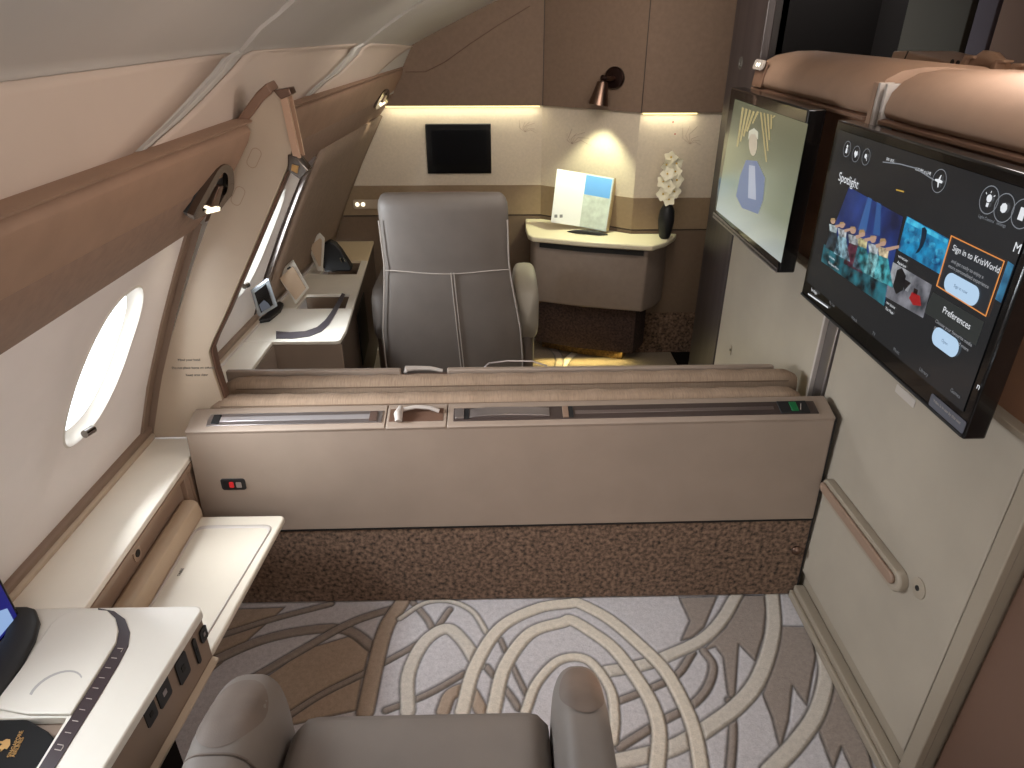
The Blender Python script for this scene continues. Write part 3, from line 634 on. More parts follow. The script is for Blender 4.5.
# middle latch
strip(-.315, -.160, .25, .95, 'latch_recess', M_colside, dv, .0015)
mb = MB(); mb.tube([lipP(-.285,.15,.010), lipP(-.287,.45,.018), lipP(-.283,.85,.014)], [.010,.013,.008], 10); lt = obj('latch_knob', mb, M_piping, dv)
mb = MB(); mb.tube([lipP(-.28,.72,.014), lipP(-.24,.82,.018), lipP(-.20,.80,.015), lipP(-.172,.70,.008)], .006, 8); obj('latch_lever', mb, M_piping, lt)
# red/green lock tag at left
c = Vector((-.787,1.671,.486))
mb = MB(); mb.prism(rrect(c, (1,0,0), (0,0,1), .072, .040, .008), (0,-.003,0)); lk = obj('lock_plate', mb, M_blackm, dv, bevel=.001)
mb = MB(); mb.prism(rrect(c+Vector((0,-.0035,0)), (1,0,0), (0,0,1), .058, .026, .004), (0,-.001,0)); obj('lock_window', mb, M_darker, lk)
mb = MB(); mb.prism(rrect(c+Vector((-.004,-.005,.001)), (1,0,0), (0,0,1), .013, .020, .003), (0,-.002,0)); obj('lock_marker', mb, M_red, lk)
mb = MB(); mb.prism(rrect(c+Vector((.017,-.005,.0)), (1,0,0), (0,0,1), .016, .020, .003), (0,-.001,0)); obj('lock_slider', mb, M_alu, lk)
mb = MB(); mb.lathe(Vector((.952,1.673,.196)), [(.015,0),(.017,.006),(.012,.014),(.004,.017)], (0,-1,0), 16); obj('door_stop', mb, M_bronze, dv)
# stowed mattresses
def mattress(x0, x1, y0, y1, ztop, zbot, label, dz):
    t = MB(); loops = []; nx = 60
    for i in range(nx+1):
        x = x0+(x1-x0)*i/nx; e = min((x-x0), (x1-x))/.035; k = 1 if e > 1 else max(.12, math.sqrt(max(0, 1-(1-e)**2)))
        f = (x-x0)/(x1-x0); zt = ztop+dz*f+.0015*math.sin(x*47)+.001*math.sin(x*113); yc = (y0+y1)/2; hy = (y1-y0)/2*(.75+.25*k); H = zt-zbot
        loops.append([Vector((x, yc+hy*a, zbot+H*(1-(1-b)*(1 if b < .9 else 1)) - (1-k)*.02*(b > .5))) for a, b in ((-1,0),(-1,.5),(-1,.80),(-.92,.93),(-.75,.985),(-.3,1.0),(.3,1.0),(.75,.985),(.92,.93),(1,.8),(1,.5),(1,0))])
    t.loft(loops); o = obj('stowed_mattress', t, M_fabric, None, sub=0, ang=80); tag(o, label, 'mattress', 'stowed bed mattresses in the divider'); return o
mt1 = mattress(-.855, .915, 1.768, 1.835, .708, .38, 'tan fabric edge of stowed bed mattress directly behind the near divider lip', .008)
mt2 = mattress(-.865, .955, 1.900, 1.974, .698, .30, 'tan fabric edge of stowed bed mattress on the far suite side', .010)
def seam(o, pts, r=.0018):
    mb = MB(); mb.tube(pts, r, 5); obj('seam', mb, mat('dark seam',(120,98,80),.8), o)
seam(mt1, [(-.82,1.772,.692),(.0,1.772,.696),(.88,1.772,.700)])
seam(mt2, [(-.82,1.902,.680),(.0,1.902,.685),(.92,1.902,.690)])
mb = MB(); mb.prism([(-.19+.05*math.cos(a), 1.897+.0*a, .652+.008*math.sin(a)) for a in np.linspace(0,2*PI,14)[:-1]], (0,.006,0)); obj('pull_slot', mb, M_darker, mt2)
# back frame of far bed with latch
bk = thing('bed_back_frame', 'slim beige frame capping the far side of the stowed beds with a small latch', 'bed frame', (.0, 1.988, 0.02))
for x0, x1 in ((-.875,-.315),(-.165,.90)):
    mb = MB(); mb.box(x0, x1, 1.978, 1.998, .02, .703); obj('frame_panel', mb, M_panel, bk, bevel=.004)
mb = MB(); mb.box(-.313, -.167, 1.980, 1.998, .02, .682); obj('latch_recess', mb, M_colside, bk)
mb = MB(); mb.tube([(-.30,1.985,.690),(-.295,1.982,.706),(-.27,1.988,.705),(-.22,1.99,.703),(-.18,1.988,.695)], [.007,.011,.008,.007,.006], 8); obj('latch', mb, M_piping, bk)
mb = MB(); mb.tube([(-.05,2.004,.690),(-.03,2.004,.712),(.03,2.004,.720),(.11,2.004,.718),(.16,2.004,.700)], .003, 8); obj('pull_wire', mb, M_alu, bk)

# ------------------------------------------------------------------ RIGHT WALL
XR = .99
wr = MB(); wr.box(1.005, 1.05, 1.0, 2.8, 0, 1.0); struct(obj('wall_right', wr, M_suiteE, None))
def panel(y0, y1, z0, z1, name, label, m=M_suite):
    mb = MB(); mb.box(XR, 1.005, y0, y1, z0, z1); o = obj(name, mb, m, None, bevel=.004); tag(o, label, 'wall panel'); return o
nearpan = thing('table_stowage_panel', 'large pale suite panel with tan bar handle and round lock, under the near monitor', 'panel', (XR,1.4,.05))
mb = MB(); mb.prism([(XR,1.045,.105),(XR,1.80,.105),(XR,1.80,.998),(XR,1.045,.998)], (.014,0,0)); obj('panel_face', mb, M_suite, nearpan, bevel=.003)
mb = MB(); mb.prism([(XR-.003,.996,.06),(XR-.003,1.040,.06),(XR-.003,1.040,1.0),(XR-.003,.996,1.0)], (.02,0,0)); obj('edge_frame', mb, M_suiteE, nearpan, bevel=.003)
mb = MB(); mb.prism([(XR+.004,1.0395,.08),(XR+.004,1.0455,.08),(XR+.004,1.0455,1.0),(XR+.004,1.0395,1.0)], (.008,0,0)); obj('shadow_gap', mb, M_groove, nearpan)
# handle: long rounded bar with stepped tan inlay
def stadium(y0, y1, z0, z1, h, x):
    c = Vector((x, (y0+y1)/2, (z0+z1)/2)); u = Vector((0, y0-y1, z0-z1)); L = u.length; u.normalize(); v = Vector((0,-u.z,u.y))
    return rrect(c, u, v, L, h, h*.49, 10)
ha = stadium(1.655, 1.215, .470, .482, .062, XR)
for dx, k, m, nm in ((.0,1,M_suiteE,'handle_plate'),):
    mb = MB(); ch = sum(ha, Vector())/len(ha); lo = [ha, [p+Vector((-.018,0,0)) for p in ha], [ch+(p-ch)*.97+Vector((-.024,0,0)) for p in ha]]; mb.loft(lo); hp = obj('handle', mb, M_suiteE, nearpan, bevel=.002)
hb = stadium(1.645, 1.232, .474, .486, .030, XR-.024)
mb = MB(); mb.prism(hb, (-.010,0,0)); obj('handle_inlay', mb, M_tan, hp, bevel=.004, seg=3)
mb = MB(); mb.lathe((XR,1.182,.513), [(.026,0),(.026,.003),(.022,.004)], (-1,0,0), 24); lk = obj('lock', mb, M_suiteE, nearpan)
mb = MB(); mb.lathe((XR-.004,1.182,.513), [(.007,0),(.007,.0015)], (-1,0,0), 12); obj('keyhole', mb, M_darker, lk)
mb = MB(); mb.prism(rrect((XR-.0005,1.435,.893), (0,1,0), (0,0,1), .085, .022, .004), (-.0012,0,0)); obj('placard', mb, M_piping, nearpan)
mb = MB(); mb.box(XR+.001, 1.02, 1.905, 2.80, .06, .998); fp_ = obj('suite_panel', mb, M_suite, None, bevel=.004); tag(fp_, 'pale suite side panel below the far monitor next to the dark post', 'panel')
mb = MB(); mb.prism(rrect((XR,2.62,.46), (0,1,0), (0,0,1), .02, .04, .004), (-.0015,0,0)); pt = obj('switch_plate', mb, M_suiteE, fp_)
mb = MB(); mb.lathe((XR-.001,2.62,.46), [(.006,0),(.006,.002)], (-1,0,0), 12); obj('switch', mb, M_darker, pt)
# vertical metal channel
chn = thing('wall_channel', 'vertical metal guide channel between the two side panels', 'channel', (XR,1.855,.3))
mb = MB(); mb.box(XR+.010, 1.02, 1.808, 1.902, .02, 1.0); obj('channel_back', mb, mat('channel grey',(110,102,98),.4,metal=.5), chn)
for y0, y1 in ((1.892,1.903),(1.808,1.816)):
    mb = MB(); mb.box(XR-.004, 1.0, y0, y1, .02, 1.0); obj('channel_rail', mb, M_piping if y0 > 1.85 else M_alu, chn, bevel=.001)
# baseboard
mb = MB(); mb.box(.972, 1.005, .3, 1.668, 0, .05); mb.box(.96, .9725, .3, 1.668, 0, .03); struct(obj('baseboard_right', mb, M_suiteE, None, bevel=.004))
mb = MB(); mb.box(.978, 1.005, 2.1, 2.8, 0, .06); struct(obj('baseboard_right_far', mb, M_suiteE, None, bevel=.003))
# brown area beyond the near panel (aisle side)
mb = MB(); mb.box(1.03, 1.08, -1.2, .99, 0, 1.05); struct(obj('wall_right_aisle', mb, M_colside, None))
# upper terracotta wall + bins
ub = MB(); ub.box(1.012, 1.06, -1.0, 2.84, 1.003, 1.478); struct(obj('wall_right_upper', ub, mat('upper side terracotta', (140,100,76), .55, noise=.03, nscale=20), None))
mb = MB(); mb.box(.985, 1.02, .6, 2.80, .998, 1.012); struct(obj('trim_40', mb, M_suiteE, None, bevel=.002))
binprof = [(1.0,1.478),(.975,1.482),(.966,1.495),(.966,1.515),(.975,1.545),(.998,1.572),(1.035,1.592),(1.09,1.601),(1.16,1.602),(1.30,1.590),(1.30,1.478)]
def bin_(y0, y1, name, label):
    t = thing(name, label, 'bulkhead cover', (1.13,(y0+y1)/2,1.478), 'curved covers along the right side'); mb = MB(); loops = []
    for i in range(13):
        y = y0+(y1-y0)*i/12; e = min(y-y0, y1-y)/.03; k = 1 if e >= 1 else .93+.07*math.sqrt(max(0, 1-(1-e)**2))
        loops.append([Vector((1.13+(x-1.13)*k, y, 1.478+(z-1.478)*k)) for x, z in binprof])
    mb.loft(loops); obj('shell', mb, M_terra, t, ang=50)
    mb = MB(); mb.loft([[Vector((.985,y,1.462)), Vector((.966,y,1.466)), Vector((.966,y,1.476)), Vector((.985,y,1.480))] for y in (y0, y1)]); obj('lower_trim', mb, M_terra_d, t, bevel=.002)
    return t
b1 = bin_(1.90, 2.79, 'curved_cover', 'tan curved leather cover above the far monitor with a small round lamp')
b2 = bin_(-.2, 1.82, 'curved_cover', 'tan curved leather cover above the near bright monitor')
# lamp on bin 1 end
c = Vector((.966,2.72,1.552))
mb = MB(); mb.prism(rrect((.963,2.715,1.525), (0,1,0), (.12,0,1), .10, .085, .008), (.006,0,0)); pl = obj('lamp_plate', mb, M_terra_d, b1)
mb = MB(); mb.prism(rrect((.962,2.715,1.556), (0,1,0), (.25,0,1), .10, .034, .012), (-.008,0,0)); lw = obj('lamp_body', mb, M_piping, pl, bevel=.002)
for dy in (-.022,.002): 
    mb = MB(); mb.lathe((.955,2.725+dy,1.556), [(.008,0),(.006,.003)], (-1,0,.2), 12); obj('lamp_led', mb, M_spotled, lw)
# end fitting between bins
ef = thing('guide_bracket', 'pale metal and tan guide bracket between the two curved covers', 'bracket', (1.0,1.86,1.40))
for y0, y1, m in ((1.875,1.895,M_terra),(1.858,1.870,M_piping),(1.822,1.836,M_piping)):
    mb = MB(); mb.box(.972, 1.01, y0, y1, 1.36, 1.560); obj('guide_rail', mb, m, ef, bevel=.002)
mb = MB(); mb.box(.985, 1.01, 1.836, 1.858, 1.36, 1.545); obj('guide_slot', mb, M_colside, ef)
# seat furniture of other suite peeking above
th = thing('seat_top_fitting', 'tan seat-back top with brackets and small holes seen over the right covers', 'seat back', (1.5,2.3,1.48))
XT = 1.45
def tp_(x, y): return at(x, y, X=XT)
mb = MB(); mb.prism([tp_(884,80), tp_(893,51), tp_(905,51), tp_(1040,84), tp_(1050,120)], (.18,0,0)); obj('back_shell', mb, M_terra, th, bevel=.006, seg=3)
mb = MB(); mb.tube([tp_(909,51)+Vector((-.002,0,.001)), tp_(902,66)+Vector((-.002,0,0))], .0025, 5); obj('seam', mb, M_groove, th)
for k in range(4):
    mb = MB(); mb.lathe(tp_(953+5.5*k, 62+1.1*k)+Vector((-.001,0,0)), [(.008,0),(.008,.003)], (-1,0,0), 10); obj('vent_hole', mb, M_darker, th)
for x, y in ((972,68),(1003,72),(1021,76)):
    mb = MB(); mb.prism([tp_(x-6,y+2), tp_(x+2,y-13), tp_(x+12,y-12), tp_(x+11,y-9), tp_(x+4,y-9), tp_(x-1,y+3)], (-.03,0,0)); obj('bracket', mb, M_terra, th, bevel=.003)
mb = MB(); mb.tube([tp_(976,64), tp_(984,58), tp_(994,60), tp_(1003,70)], .022, 10); obj('padded_hook', mb, M_terra, th)

# post
po = thing('post', 'dark walnut full-height post at the end of the right side wall', 'post', (1.07,2.99,0))
mb = MB(); mb.box(XR, 1.022, 2.81, 3.18, 0, 2.06); obj('shaft', mb, M_post, po, bevel=.004)
mb = MB(); mb.lathe((XR-.001,3.018,1.546), [(.024,0),(.024,.001),(.020,.001),(.020,0)], (-1,0,0), 24); ic = obj('coat_hook_symbol', mb, M_ink, po)
mb = MB(); mb.tube([(XR-.0015,3.018+.010*math.cos(a),1.548+.012*math.sin(a)) for a in np.linspace(0,PI,9)], .0015, 5); mb.tube([(XR-.0015,3.028,1.548),(XR-.0015,3.028,1.535)], .0025, 5); mb.tube([(XR-.0015,3.008,1.548),(XR-.0015,3.008,1.535)], .0025, 5); obj('headphone_mark', mb, M_ink, ic)

# dark cabin beyond, seen over the covers
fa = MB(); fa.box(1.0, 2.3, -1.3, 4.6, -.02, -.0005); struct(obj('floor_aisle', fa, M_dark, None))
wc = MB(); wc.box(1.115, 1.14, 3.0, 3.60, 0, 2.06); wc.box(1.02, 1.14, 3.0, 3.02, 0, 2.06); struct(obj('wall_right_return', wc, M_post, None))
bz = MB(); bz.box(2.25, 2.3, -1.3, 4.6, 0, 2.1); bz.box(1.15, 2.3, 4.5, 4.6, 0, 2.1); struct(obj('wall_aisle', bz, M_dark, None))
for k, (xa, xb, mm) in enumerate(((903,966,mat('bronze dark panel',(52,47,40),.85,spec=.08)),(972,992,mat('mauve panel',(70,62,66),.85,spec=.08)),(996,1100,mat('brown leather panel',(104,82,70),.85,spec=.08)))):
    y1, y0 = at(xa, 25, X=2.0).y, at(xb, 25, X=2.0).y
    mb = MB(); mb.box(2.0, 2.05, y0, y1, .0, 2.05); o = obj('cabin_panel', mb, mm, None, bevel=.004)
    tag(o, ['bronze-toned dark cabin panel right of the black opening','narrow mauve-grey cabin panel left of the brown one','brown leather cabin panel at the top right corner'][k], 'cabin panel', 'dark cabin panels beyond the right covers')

# ------------------------------------------------------------------ MONITORS
def monitor(y0, y1, z0, z1, x, label, th_=.045):
    """y0 near end, y1 far end"""
    t = thing('monitor', label, 'monitor', (x+.05, (y0+y1)/2, z0), 'wall monitors on the right side')
    mb = MB(); mb.box(x, x+th_, y0, y1, z0, z1); obj('housing', mb, M_black, t, bevel=.005, seg=3)
    mb = MB(); mb.box(x+th_-.002, 1.012, (y0+y1)/2-.15, (y0+y1)/2+.15, z0+.1, z1-.08); obj('wall_mount', mb, M_blackm, t, bevel=.02)
    mb = MB(); mb.box(x-.003, x+.001, y0+.004, y1-.004, z0+.004, z0+.010); obj('lower_bezel_line', mb, M_blackm, t)
    return t
XM = .88
mon = monitor(1.079, 1.857, .995, 1.473, XM, 'large black wall monitor showing a bright entertainment menu, nearest on the right')
mon2 = monitor(2.045, 2.755, .997, 1.478, XM, 'far black wall monitor showing a washed-out film scene, beside the post', .055)
mb = MB(); scr = [at(848,142,X=XM-.003), at(1040,214,X=XM-.003), None, None]
sy1, sz1 = 1.835, 1.452; sy0 = 1.10; sz0 = 1.045
def S(y, z, d=.002): return Vector((XM-d, y, z))
mb.face([S(sy0,sz0),S(sy1,sz0),S(sy1,sz1),S(sy0,sz1)]); screen = obj('screen', mb, mat('screen dark', (6,6,7), .2, emit=(34,35,37), es=.74), mon, smooth=False)
def SP(px, py, d=.003): return at(px, py, X=XM-d)
def spoly(pts, nm, m, par, d=.003):
    mb = MB(); mb.face([SP(x, y, d) for x, y in pts]); return obj(nm, mb, m, par, smooth=False)
U, V_ = Vector((0,-1,0)), Vector((0,0,1))
def stext(s, px, py, size, col, par, st=1.0, nm='menu_text'):
    return text(nm, s, size, SP(px, py, .004), U, V_, em('ui %s' % (col,), col, st), par, depth=.0)
WHT = (225,228,232)
stext('Spotlight', 838, 180, .030, WHT, screen)
def em_noise(name, c1, c2, scale, st=1.0):
    if name in MC: return MC[name]
    m = em(name, c1, st); N = m.node_tree.nodes; L = m.node_tree.links; b = N['Principled BSDF']; tc = N.new('ShaderNodeTexCoord'); n = N.new('ShaderNodeTexNoise'); n.inputs['Scale'].default_value = scale; n.inputs['Detail'].default_value = 6
    r = N.new('ShaderNodeValToRGB'); r.color_ramp.elements[0].position = .36; r.color_ramp.elements[1].position = .66; r.color_ramp.elements[0].color = lin(c1); r.color_ramp.elements[1].color = lin(c2)
    L.new(tc.outputs['Object'], n.inputs['Vector']); L.new(n.outputs['Fac'], r.inputs['Fac']); L.new(r.outputs['Color'], b.inputs['Emission Color']); return m
# film picture: stage of performers
film = spoly([(849,187),(903,217),(884,306),(821,261)], 'feature_picture', em_noise('film navy', (14,20,56), (34,60,130), 9), screen)
for pts, c in (([(868,197),(872,199),(866,232),(858,230)],(70,120,190)),([(877,202),(881,204),(880,236),(873,234)],(60,110,180))): spoly(pts, 'light_beam', em('beam %s' % (c,), c, .55), film, .0035)
spoly([(824,244),(888,280),(884,306),(821,261)], 'stage_floor', em_noise('stage', (8,10,16), (40,110,124), 26), film, .0035)
def performer(x, y, h, dress, top, arm):
    # small flat picture figure on the screen: dress, torso, head, arms
    w = h*.20
    a = spoly([(x-w*.45,y+h*.30),(x+w*.55,y+h*.36),(x+w*1.2,y+h*1.12),(x-w*1.2,y+h*.86)], 'costume', em_noise('dress %s' % (dress,), tuple(v//3 for v in dress), dress, 60), film, .0041)
    spoly([(x-w*.6,y+h*.12),(x+w*.7,y+h*.20),(x+w*.55,y+h*.42),(x-w*.5,y+h*.34)], 'costume_top', em_noise('dress %s' % (top,), tuple(v//2 for v in top), top, 70), film, .0044)
    hd = [(x+w*.36*math.cos(q), y+h*.04+h*.085*math.sin(q)) for q in np.linspace(0, 2*PI, 13)[:-1]]
    spoly(hd, 'head', em('skin', (200,164,142), .72), film, .0047)
    spoly([(x-w*.42,y+h*.04),(x-w*.3,y-h*.06),(x+w*.25,y-h*.06),(x+w*.42,y+h*.03),(x+w*.1,y-h*.0)], 'hair', em('hair %s' % (top,), (170,140,96), .8), film, .005)
    spoly([(x+w*.3,y+h*.16),(x+w*(.3+arm),y+h*.10),(x+w*(.3+arm),y+h*.17),(x+w*.4,y+h*.25)], 'arm', em('skin', (200,164,142), .72), film, .0052)
for a in ((833,220,32,(50,66,80),(180,196,200),1.6),(842,224,34,(150,190,205),(200,206,210),1.4),(853,229,40,(90,40,60),(190,196,200),1.2),(862,232,40,(60,150,160),(210,200,150),1.5),(873,238,40,(140,200,205),(190,200,205),1.2),(883,241,42,(70,170,180),(226,206,170),1.6)): performer(*a)
stext('ON SCREEN', 829, 257, .006, WHT, film); stext('The Feature Movie', 828, 263, .008, WHT, film)
pic2 = spoly([(907,216),(949,239),(941,275),(898,250)], 'feature_picture', em_noise('sea blue', (6,44,90), (30,150,200), 30), screen)
spoly([(906,222),(947,244),(948,240),(908,217)], 'sea_light', em_noise('sea light', (30,130,180), (80,200,230), 40), pic2, .0035)
for k, (dx, dy, s) in enumerate(((912,230,3),(918,238,4),(931,245,3),(940,252,4),(936,261,3),(909,241,3))):
    spoly([(dx+s*1.6*math.cos(q), dy+s*math.sin(q)) for q in np.linspace(0, 2*PI, 9)[:-1]], 'reef', em_noise('reef', (10,70,120), (60,170,210), 60), pic2, .0036)
spoly([(922,228),(925,227),(927,231),(926,238),(923,246),(919,252),(915,254),(919,247),(921,239)], 'diver', em('diver dark', (8,30,50), 1.0), pic2, .004)
stext('NEW RELEASE', 898, 257, .006, WHT, pic2); stext('Aquarium', 897, 263, .009, WHT, pic2)
pic3 = spoly([(893,262),(932,285),(923,318),(884,296)], 'feature_picture', em_noise('grey film', (50,52,58), (130,130,138), 22), screen)
spoly([(893,262),(915,275),(908,292),(889,281)], 'cloud', em_noise('cloudy', (96,98,104), (170,172,176), 30), pic3, .0035)
for pts, c in (([(897,270),(902,268),(906,276),(903,290),(896,294),(893,286)],(14,14,18)),([(903,278),(911,283),(904,291)],(22,18,22)),([(912,292),(920,296),(921,306),(913,305),(909,298)],(150,24,28)),([(914,288),(918,290),(917,295),(913,294)],(30,10,12))): spoly(pts, 'film_figure', em('fig %s' % (c,), c, 1.0), pic3, .004)
stext('NEW RELEASE', 886, 303, .006, WHT, pic3); stext('The Flash', 885, 309, .009, WHT, pic3)
# sign-in card with orange border
card = spoly([(951,235),(1005,261),(986,317),(936,286)], 'sign_in_card', em('card', (32,36,42), 1.0), screen)
O4 = [(951,235),(1005,261),(986,317),(936,286)]; cx_ = sum(p[0] for p in O4)/4; cy_ = sum(p[1] for p in O4)/4
mb = MB(); I4 = [(cx_+(x-cx_)*.955, cy_+(y-cy_)*.955) for x, y in O4]; mb.loft([[SP(x,y,.0045) for x,y in O4],[SP(x,y,.0045) for x,y in I4]], True, False); obj('card_border', mb, em('orange', (220,140,70), 1.0), card, smooth=False)
stext('Sign in to KrisWorld', 952, 250, .0165, WHT, card); stext('and get ready to enjoy a', 951, 262, .010, (150,152,156), card); stext('more personalised experience', 948, 267, .010, (150,152,156), card)
def pill(px, py, w, h, par, s):
    c = SP(px, py, .0045); mb = MB(); mb.face(rrect(c, U, V_, w, h, h*.48)); b = obj('button', mb, em('pill', (178,206,232), 1.0), par, smooth=False); text('button_text', s, .009, c+Vector((-.0008,0,-.003)), U, V_, em('pilltext', (70,90,120), 1), b, 'CENTER', 0.0)
pill(961, 289, .105, .038, card, 'Sign in now')
card2 = spoly([(933,292),(984,322),(976,346),(924,312)], 'preferences_card', em('card2', (40,44,44), 1.0), screen, .0028)
stext('Preferences', 942, 312, .0185, WHT, card2); stext('Choose your favourite media', 935, 322, .010, (150,152,156), card2); stext('genres, languages and more', 934, 328, .010, (150,152,156), card2)
pill(945, 342, .085, .038, card2, 'Open')
for k, (x, y, s) in enumerate(((811,290,'Spotlight'),(829,303,'My List'),(851,318,'Watch'),(872,334,'TV'),(893,350,'Music'),(919,370,'Library'),(950,391,'Games'))): stext(s, x, y, .011, WHT if k == 0 else (110,112,116), screen)
spoly([(808,293),(828,307),(828,308.5),(808,294.5)], 'tab_underline', em('white ui', WHT, 1.0), screen)
stext('M', 1012, 251, .024, WHT, screen); stext('n', 976, 388, .018, WHT, screen)
spoly([(1008,261),(1014,265),(1001,303),(995,299)], 'feature_picture', em_noise('edge pic', (20,60,90), (70,150,190), 20), screen)
def glyph(kind):
    ci = lambda x, y, r, n=12: [(x+r*math.cos(a), y+r*math.sin(a)) for a in np.linspace(0, 2*PI, n+1)[:-1]]
    return {'person': [ci(0,.30,.17), [(-.16,.08),(.16,.08),(.2,-.45),(-.2,-.45)]],
            'heart': [[(0,-.42),(-.38,0),(-.30,.30),(-.1,.32),(0,.18),(.1,.32),(.30,.30),(.38,0)]],
            'search': [ci(-.06,.08,.24), [(.10,-.10),(.16,-.04),(.38,-.32),(.32,-.38)]],
            'plane': [[(-.5,.05),(-.1,.12),(.05,.45),(.15,.45),(.10,.12),(.45,.08),(.45,-.08),(.10,-.12),(.15,-.45),(.05,-.45),(-.1,-.12),(-.5,-.05)]],
            'bulb': [ci(0,.10,.24), [(-.12,-.18),(.12,-.18),(.10,-.42),(-.10,-.42)], [(-.03,.42),(.03,.42),(.03,.55),(-.03,.55)], [(.32,.30),(.36,.26),(.46,.36),(.42,.40)], [(-.32,.30),(-.36,.26),(-.46,.36),(-.42,.40)]],
            'gear': [ci(0,0,.30,8)], 'book': [[(-.22,-.36),(.22,-.36),(.22,.36),(-.22,.36)]]}[kind]
for x, y, r, ic in ((847,149,.019,'person'),(856,154,.019,'heart'),(866,157,.019,'search'),(939,181,.023,'plane'),(989,200,.025,'bulb'),(1004,208,.025,'gear'),(1022,214,.025,'book')):
    c = SP(x, y, .004); mb = MB(); mb.loft([[c+U*math.cos(a)*r+V_*math.sin(a)*r for a in np.linspace(0,2*PI,25)[:-1]],[c+U*math.cos(a)*r*.93+V_*math.sin(a)*r*.93 for a in np.linspace(0,2*PI,25)[:-1]]], True, False); io = obj('menu_icon', mb, em('icon ring', (120,124,130), 1), screen, smooth=False)
    mb = MB()
    for pl_ in glyph(ic): mb.face([c+Vector((-.0005,0,0))+U*a*r*1.15+V_*b*r*1.15 for a, b in pl_])
    obj('icon_mark', mb, em('white ui', WHT, 1), io, smooth=False)
mb = MB(); mb.tube([SP(883,162,.004), SP(900,164,.004), SP(915,168,.004), SP(934,180,.004)], .0012, 4); obj('flight_path', mb, em('icon ring', (120,124,130), 1), screen)
stext('SIN  8:55', 886, 160, .009, WHT, screen); stext('6:30 PM at LHR', 915, 170, .009, WHT, screen); stext('Light Control', 978, 217, .008, (120,124,130), screen); stext('Settings', 996, 224, .008, (120,124,130), screen)
spoly([(896,189),(904,191),(904,192.5),(896,190.5)], 'tiny_mark', em('gold ui', (200,160,60), .8), screen)
mb = MB(); mb.prism(rrect(at(947,413,X=XM-.001), U, V_, .115, .026, .004), (-.0012,0,0)); stk = obj('sticker', mb, mat('sticker grey',(86,88,98),.5), mon); text('sticker_text', 'Video is in use by this seat', .0085, at(933,401,X=XM-.003), U, V_, M_piping, stk, depth=0)

# far monitor screen
def S2(px, py, d=.002): return at(px, py, X=XM-d)
gm = mat('film glare haze', (30,32,28), .2)  # reflected haze on this screen is put into the film's emission
N = gm.node_tree.nodes; L = gm.node_tree.links; b = N['Principled BSDF']; tc = N.new('ShaderNodeTexCoord'); sp = N.new('ShaderNodeSeparateXYZ'); L.new(tc.outputs['Object'], sp.inputs[0])
rp = N.new('ShaderNodeValToRGB'); rp.color_ramp.elements[0].color = lin((196,204,202)); rp.color_ramp.elements[0].position = 0; rp.color_ramp.elements[1].color = lin((104,106,84)); rp.color_ramp.elements[1].position = 1
e = rp.color_ramp.elements.new(.38); e.color = lin((140,146,124))
mr = N.new('ShaderNodeMapRange'); mr.inputs[1].default_value = .02; mr.inputs[2].default_value = .40; L.new(sp.outputs['Z'], mr.inputs[0]); L.new(mr.outputs[0], rp.inputs[0]); L.new(rp.outputs[0], b.inputs['Emission Color']); b.inputs['Emission Strength'].default_value = .54
mb = MB(); mb.face([S2(735,99), S2(808,124), S2(781,263), S2(716,210)]); sc2 = obj('screen', mb, gm, mon2, smooth=False)
def s2poly(pts, nm, c, d=.003, st=.85, par=sc2):
    mb = MB(); mb.face([S2(x, y, d) for x, y in pts]); return obj(nm, mb, em('f2 %s' % (c,), c, st), par, smooth=False)
for k in range(5):
    s2poly([(742+k*3.6,107+k*1.2),(744+k*3.6,108+k*1.2),(738+k*3.2,147+k*2-k*7),(736.5+k*3.2,146+k*2-k*7)] if k < 4 else [(757,111),(759,112),(753,124),(752,123)], 'gold_slat', (176,160,112))
for k in range(5): s2poly([(760+k*3.5,112+k*.8),(761.6+k*3.5,112.6+k*.8),(767+k*1.6,162-k*11),(765.6+k*1.6,162-k*11)], 'gold_slat', (172,154,106))
s2poly([(746,160),(757,161),(765,178),(763,200),(758,214),(742,208),(736,196),(740,176)], 'blue_coat', (112,124,156), .0034)
s2poly([(749,165),(755,166),(756,200),(748,198)], 'white_shirt', (176,180,196), .0038)
s2poly([(753+6*math.cos(a)*.7,143+13*math.sin(a)) for a in np.linspace(0,2*PI,15)[:-1]], 'face', (190,176,156), .0036)
s2poly([(748,140),(749,131),(754,128),(758,132),(758,140),(755,134),(751,134)], 'hair', (204,200,180), .004)
mb = MB(); mb.prism([at(714,212,X=XM-.001), at(777,268,X=XM-.001), at(777,273,X=XM-.001), at(713,217,X=XM-.001)], (-.002,0,0)); obj('chrome_lip', mb, M_alu, mon2)

# ------------------------------------------------------------------ FAR WALL
YW = 3.9
PL = [(-1.2, YW), (.25, YW), (.71, 3.57), (1.3, 3.57)]
def farband(z0, z1, off, nm, m, n):
    mb = MB(); mb.loft([[Vector((x, y-off, z0)) for x, y in PL],[Vector((x, y-off, z1)) for x, y in PL],[Vector((x, y+.06, z1)) for x, y in PL],[Vector((x, y+.06, z0)) for x, y in PL]], False, False)
    return struct(obj(nm, mb, m, None, smooth=False))
farband(1.30, 2.1, .022, 'wall_far_upper', M_brown, 0)
farband(.885, 1.30, 0, 'wall_far', M_band, 0)
farband(.722, .885, .006, 'wall_far_stripe', M_stripe, 0)
farband(.714, .722, .0, 'wall_far_groove', M_groove, 0)
farband(.25, .714, .006, 'wall_far_lower', M_lower, 0)
farband(0, .25, .0, 'baseboard_far', M_kick, 0)
# vertical seams at the two corners
for k, (x, y) in enumerate(((.25,3.9),(.71,3.57))):
    mb = MB(); mb.box(x-.002, x+.002, y-.0245, y-.02, 1.30, 2.0); struct(obj('trim_%d' % (50+k), mb, M_groove, None))
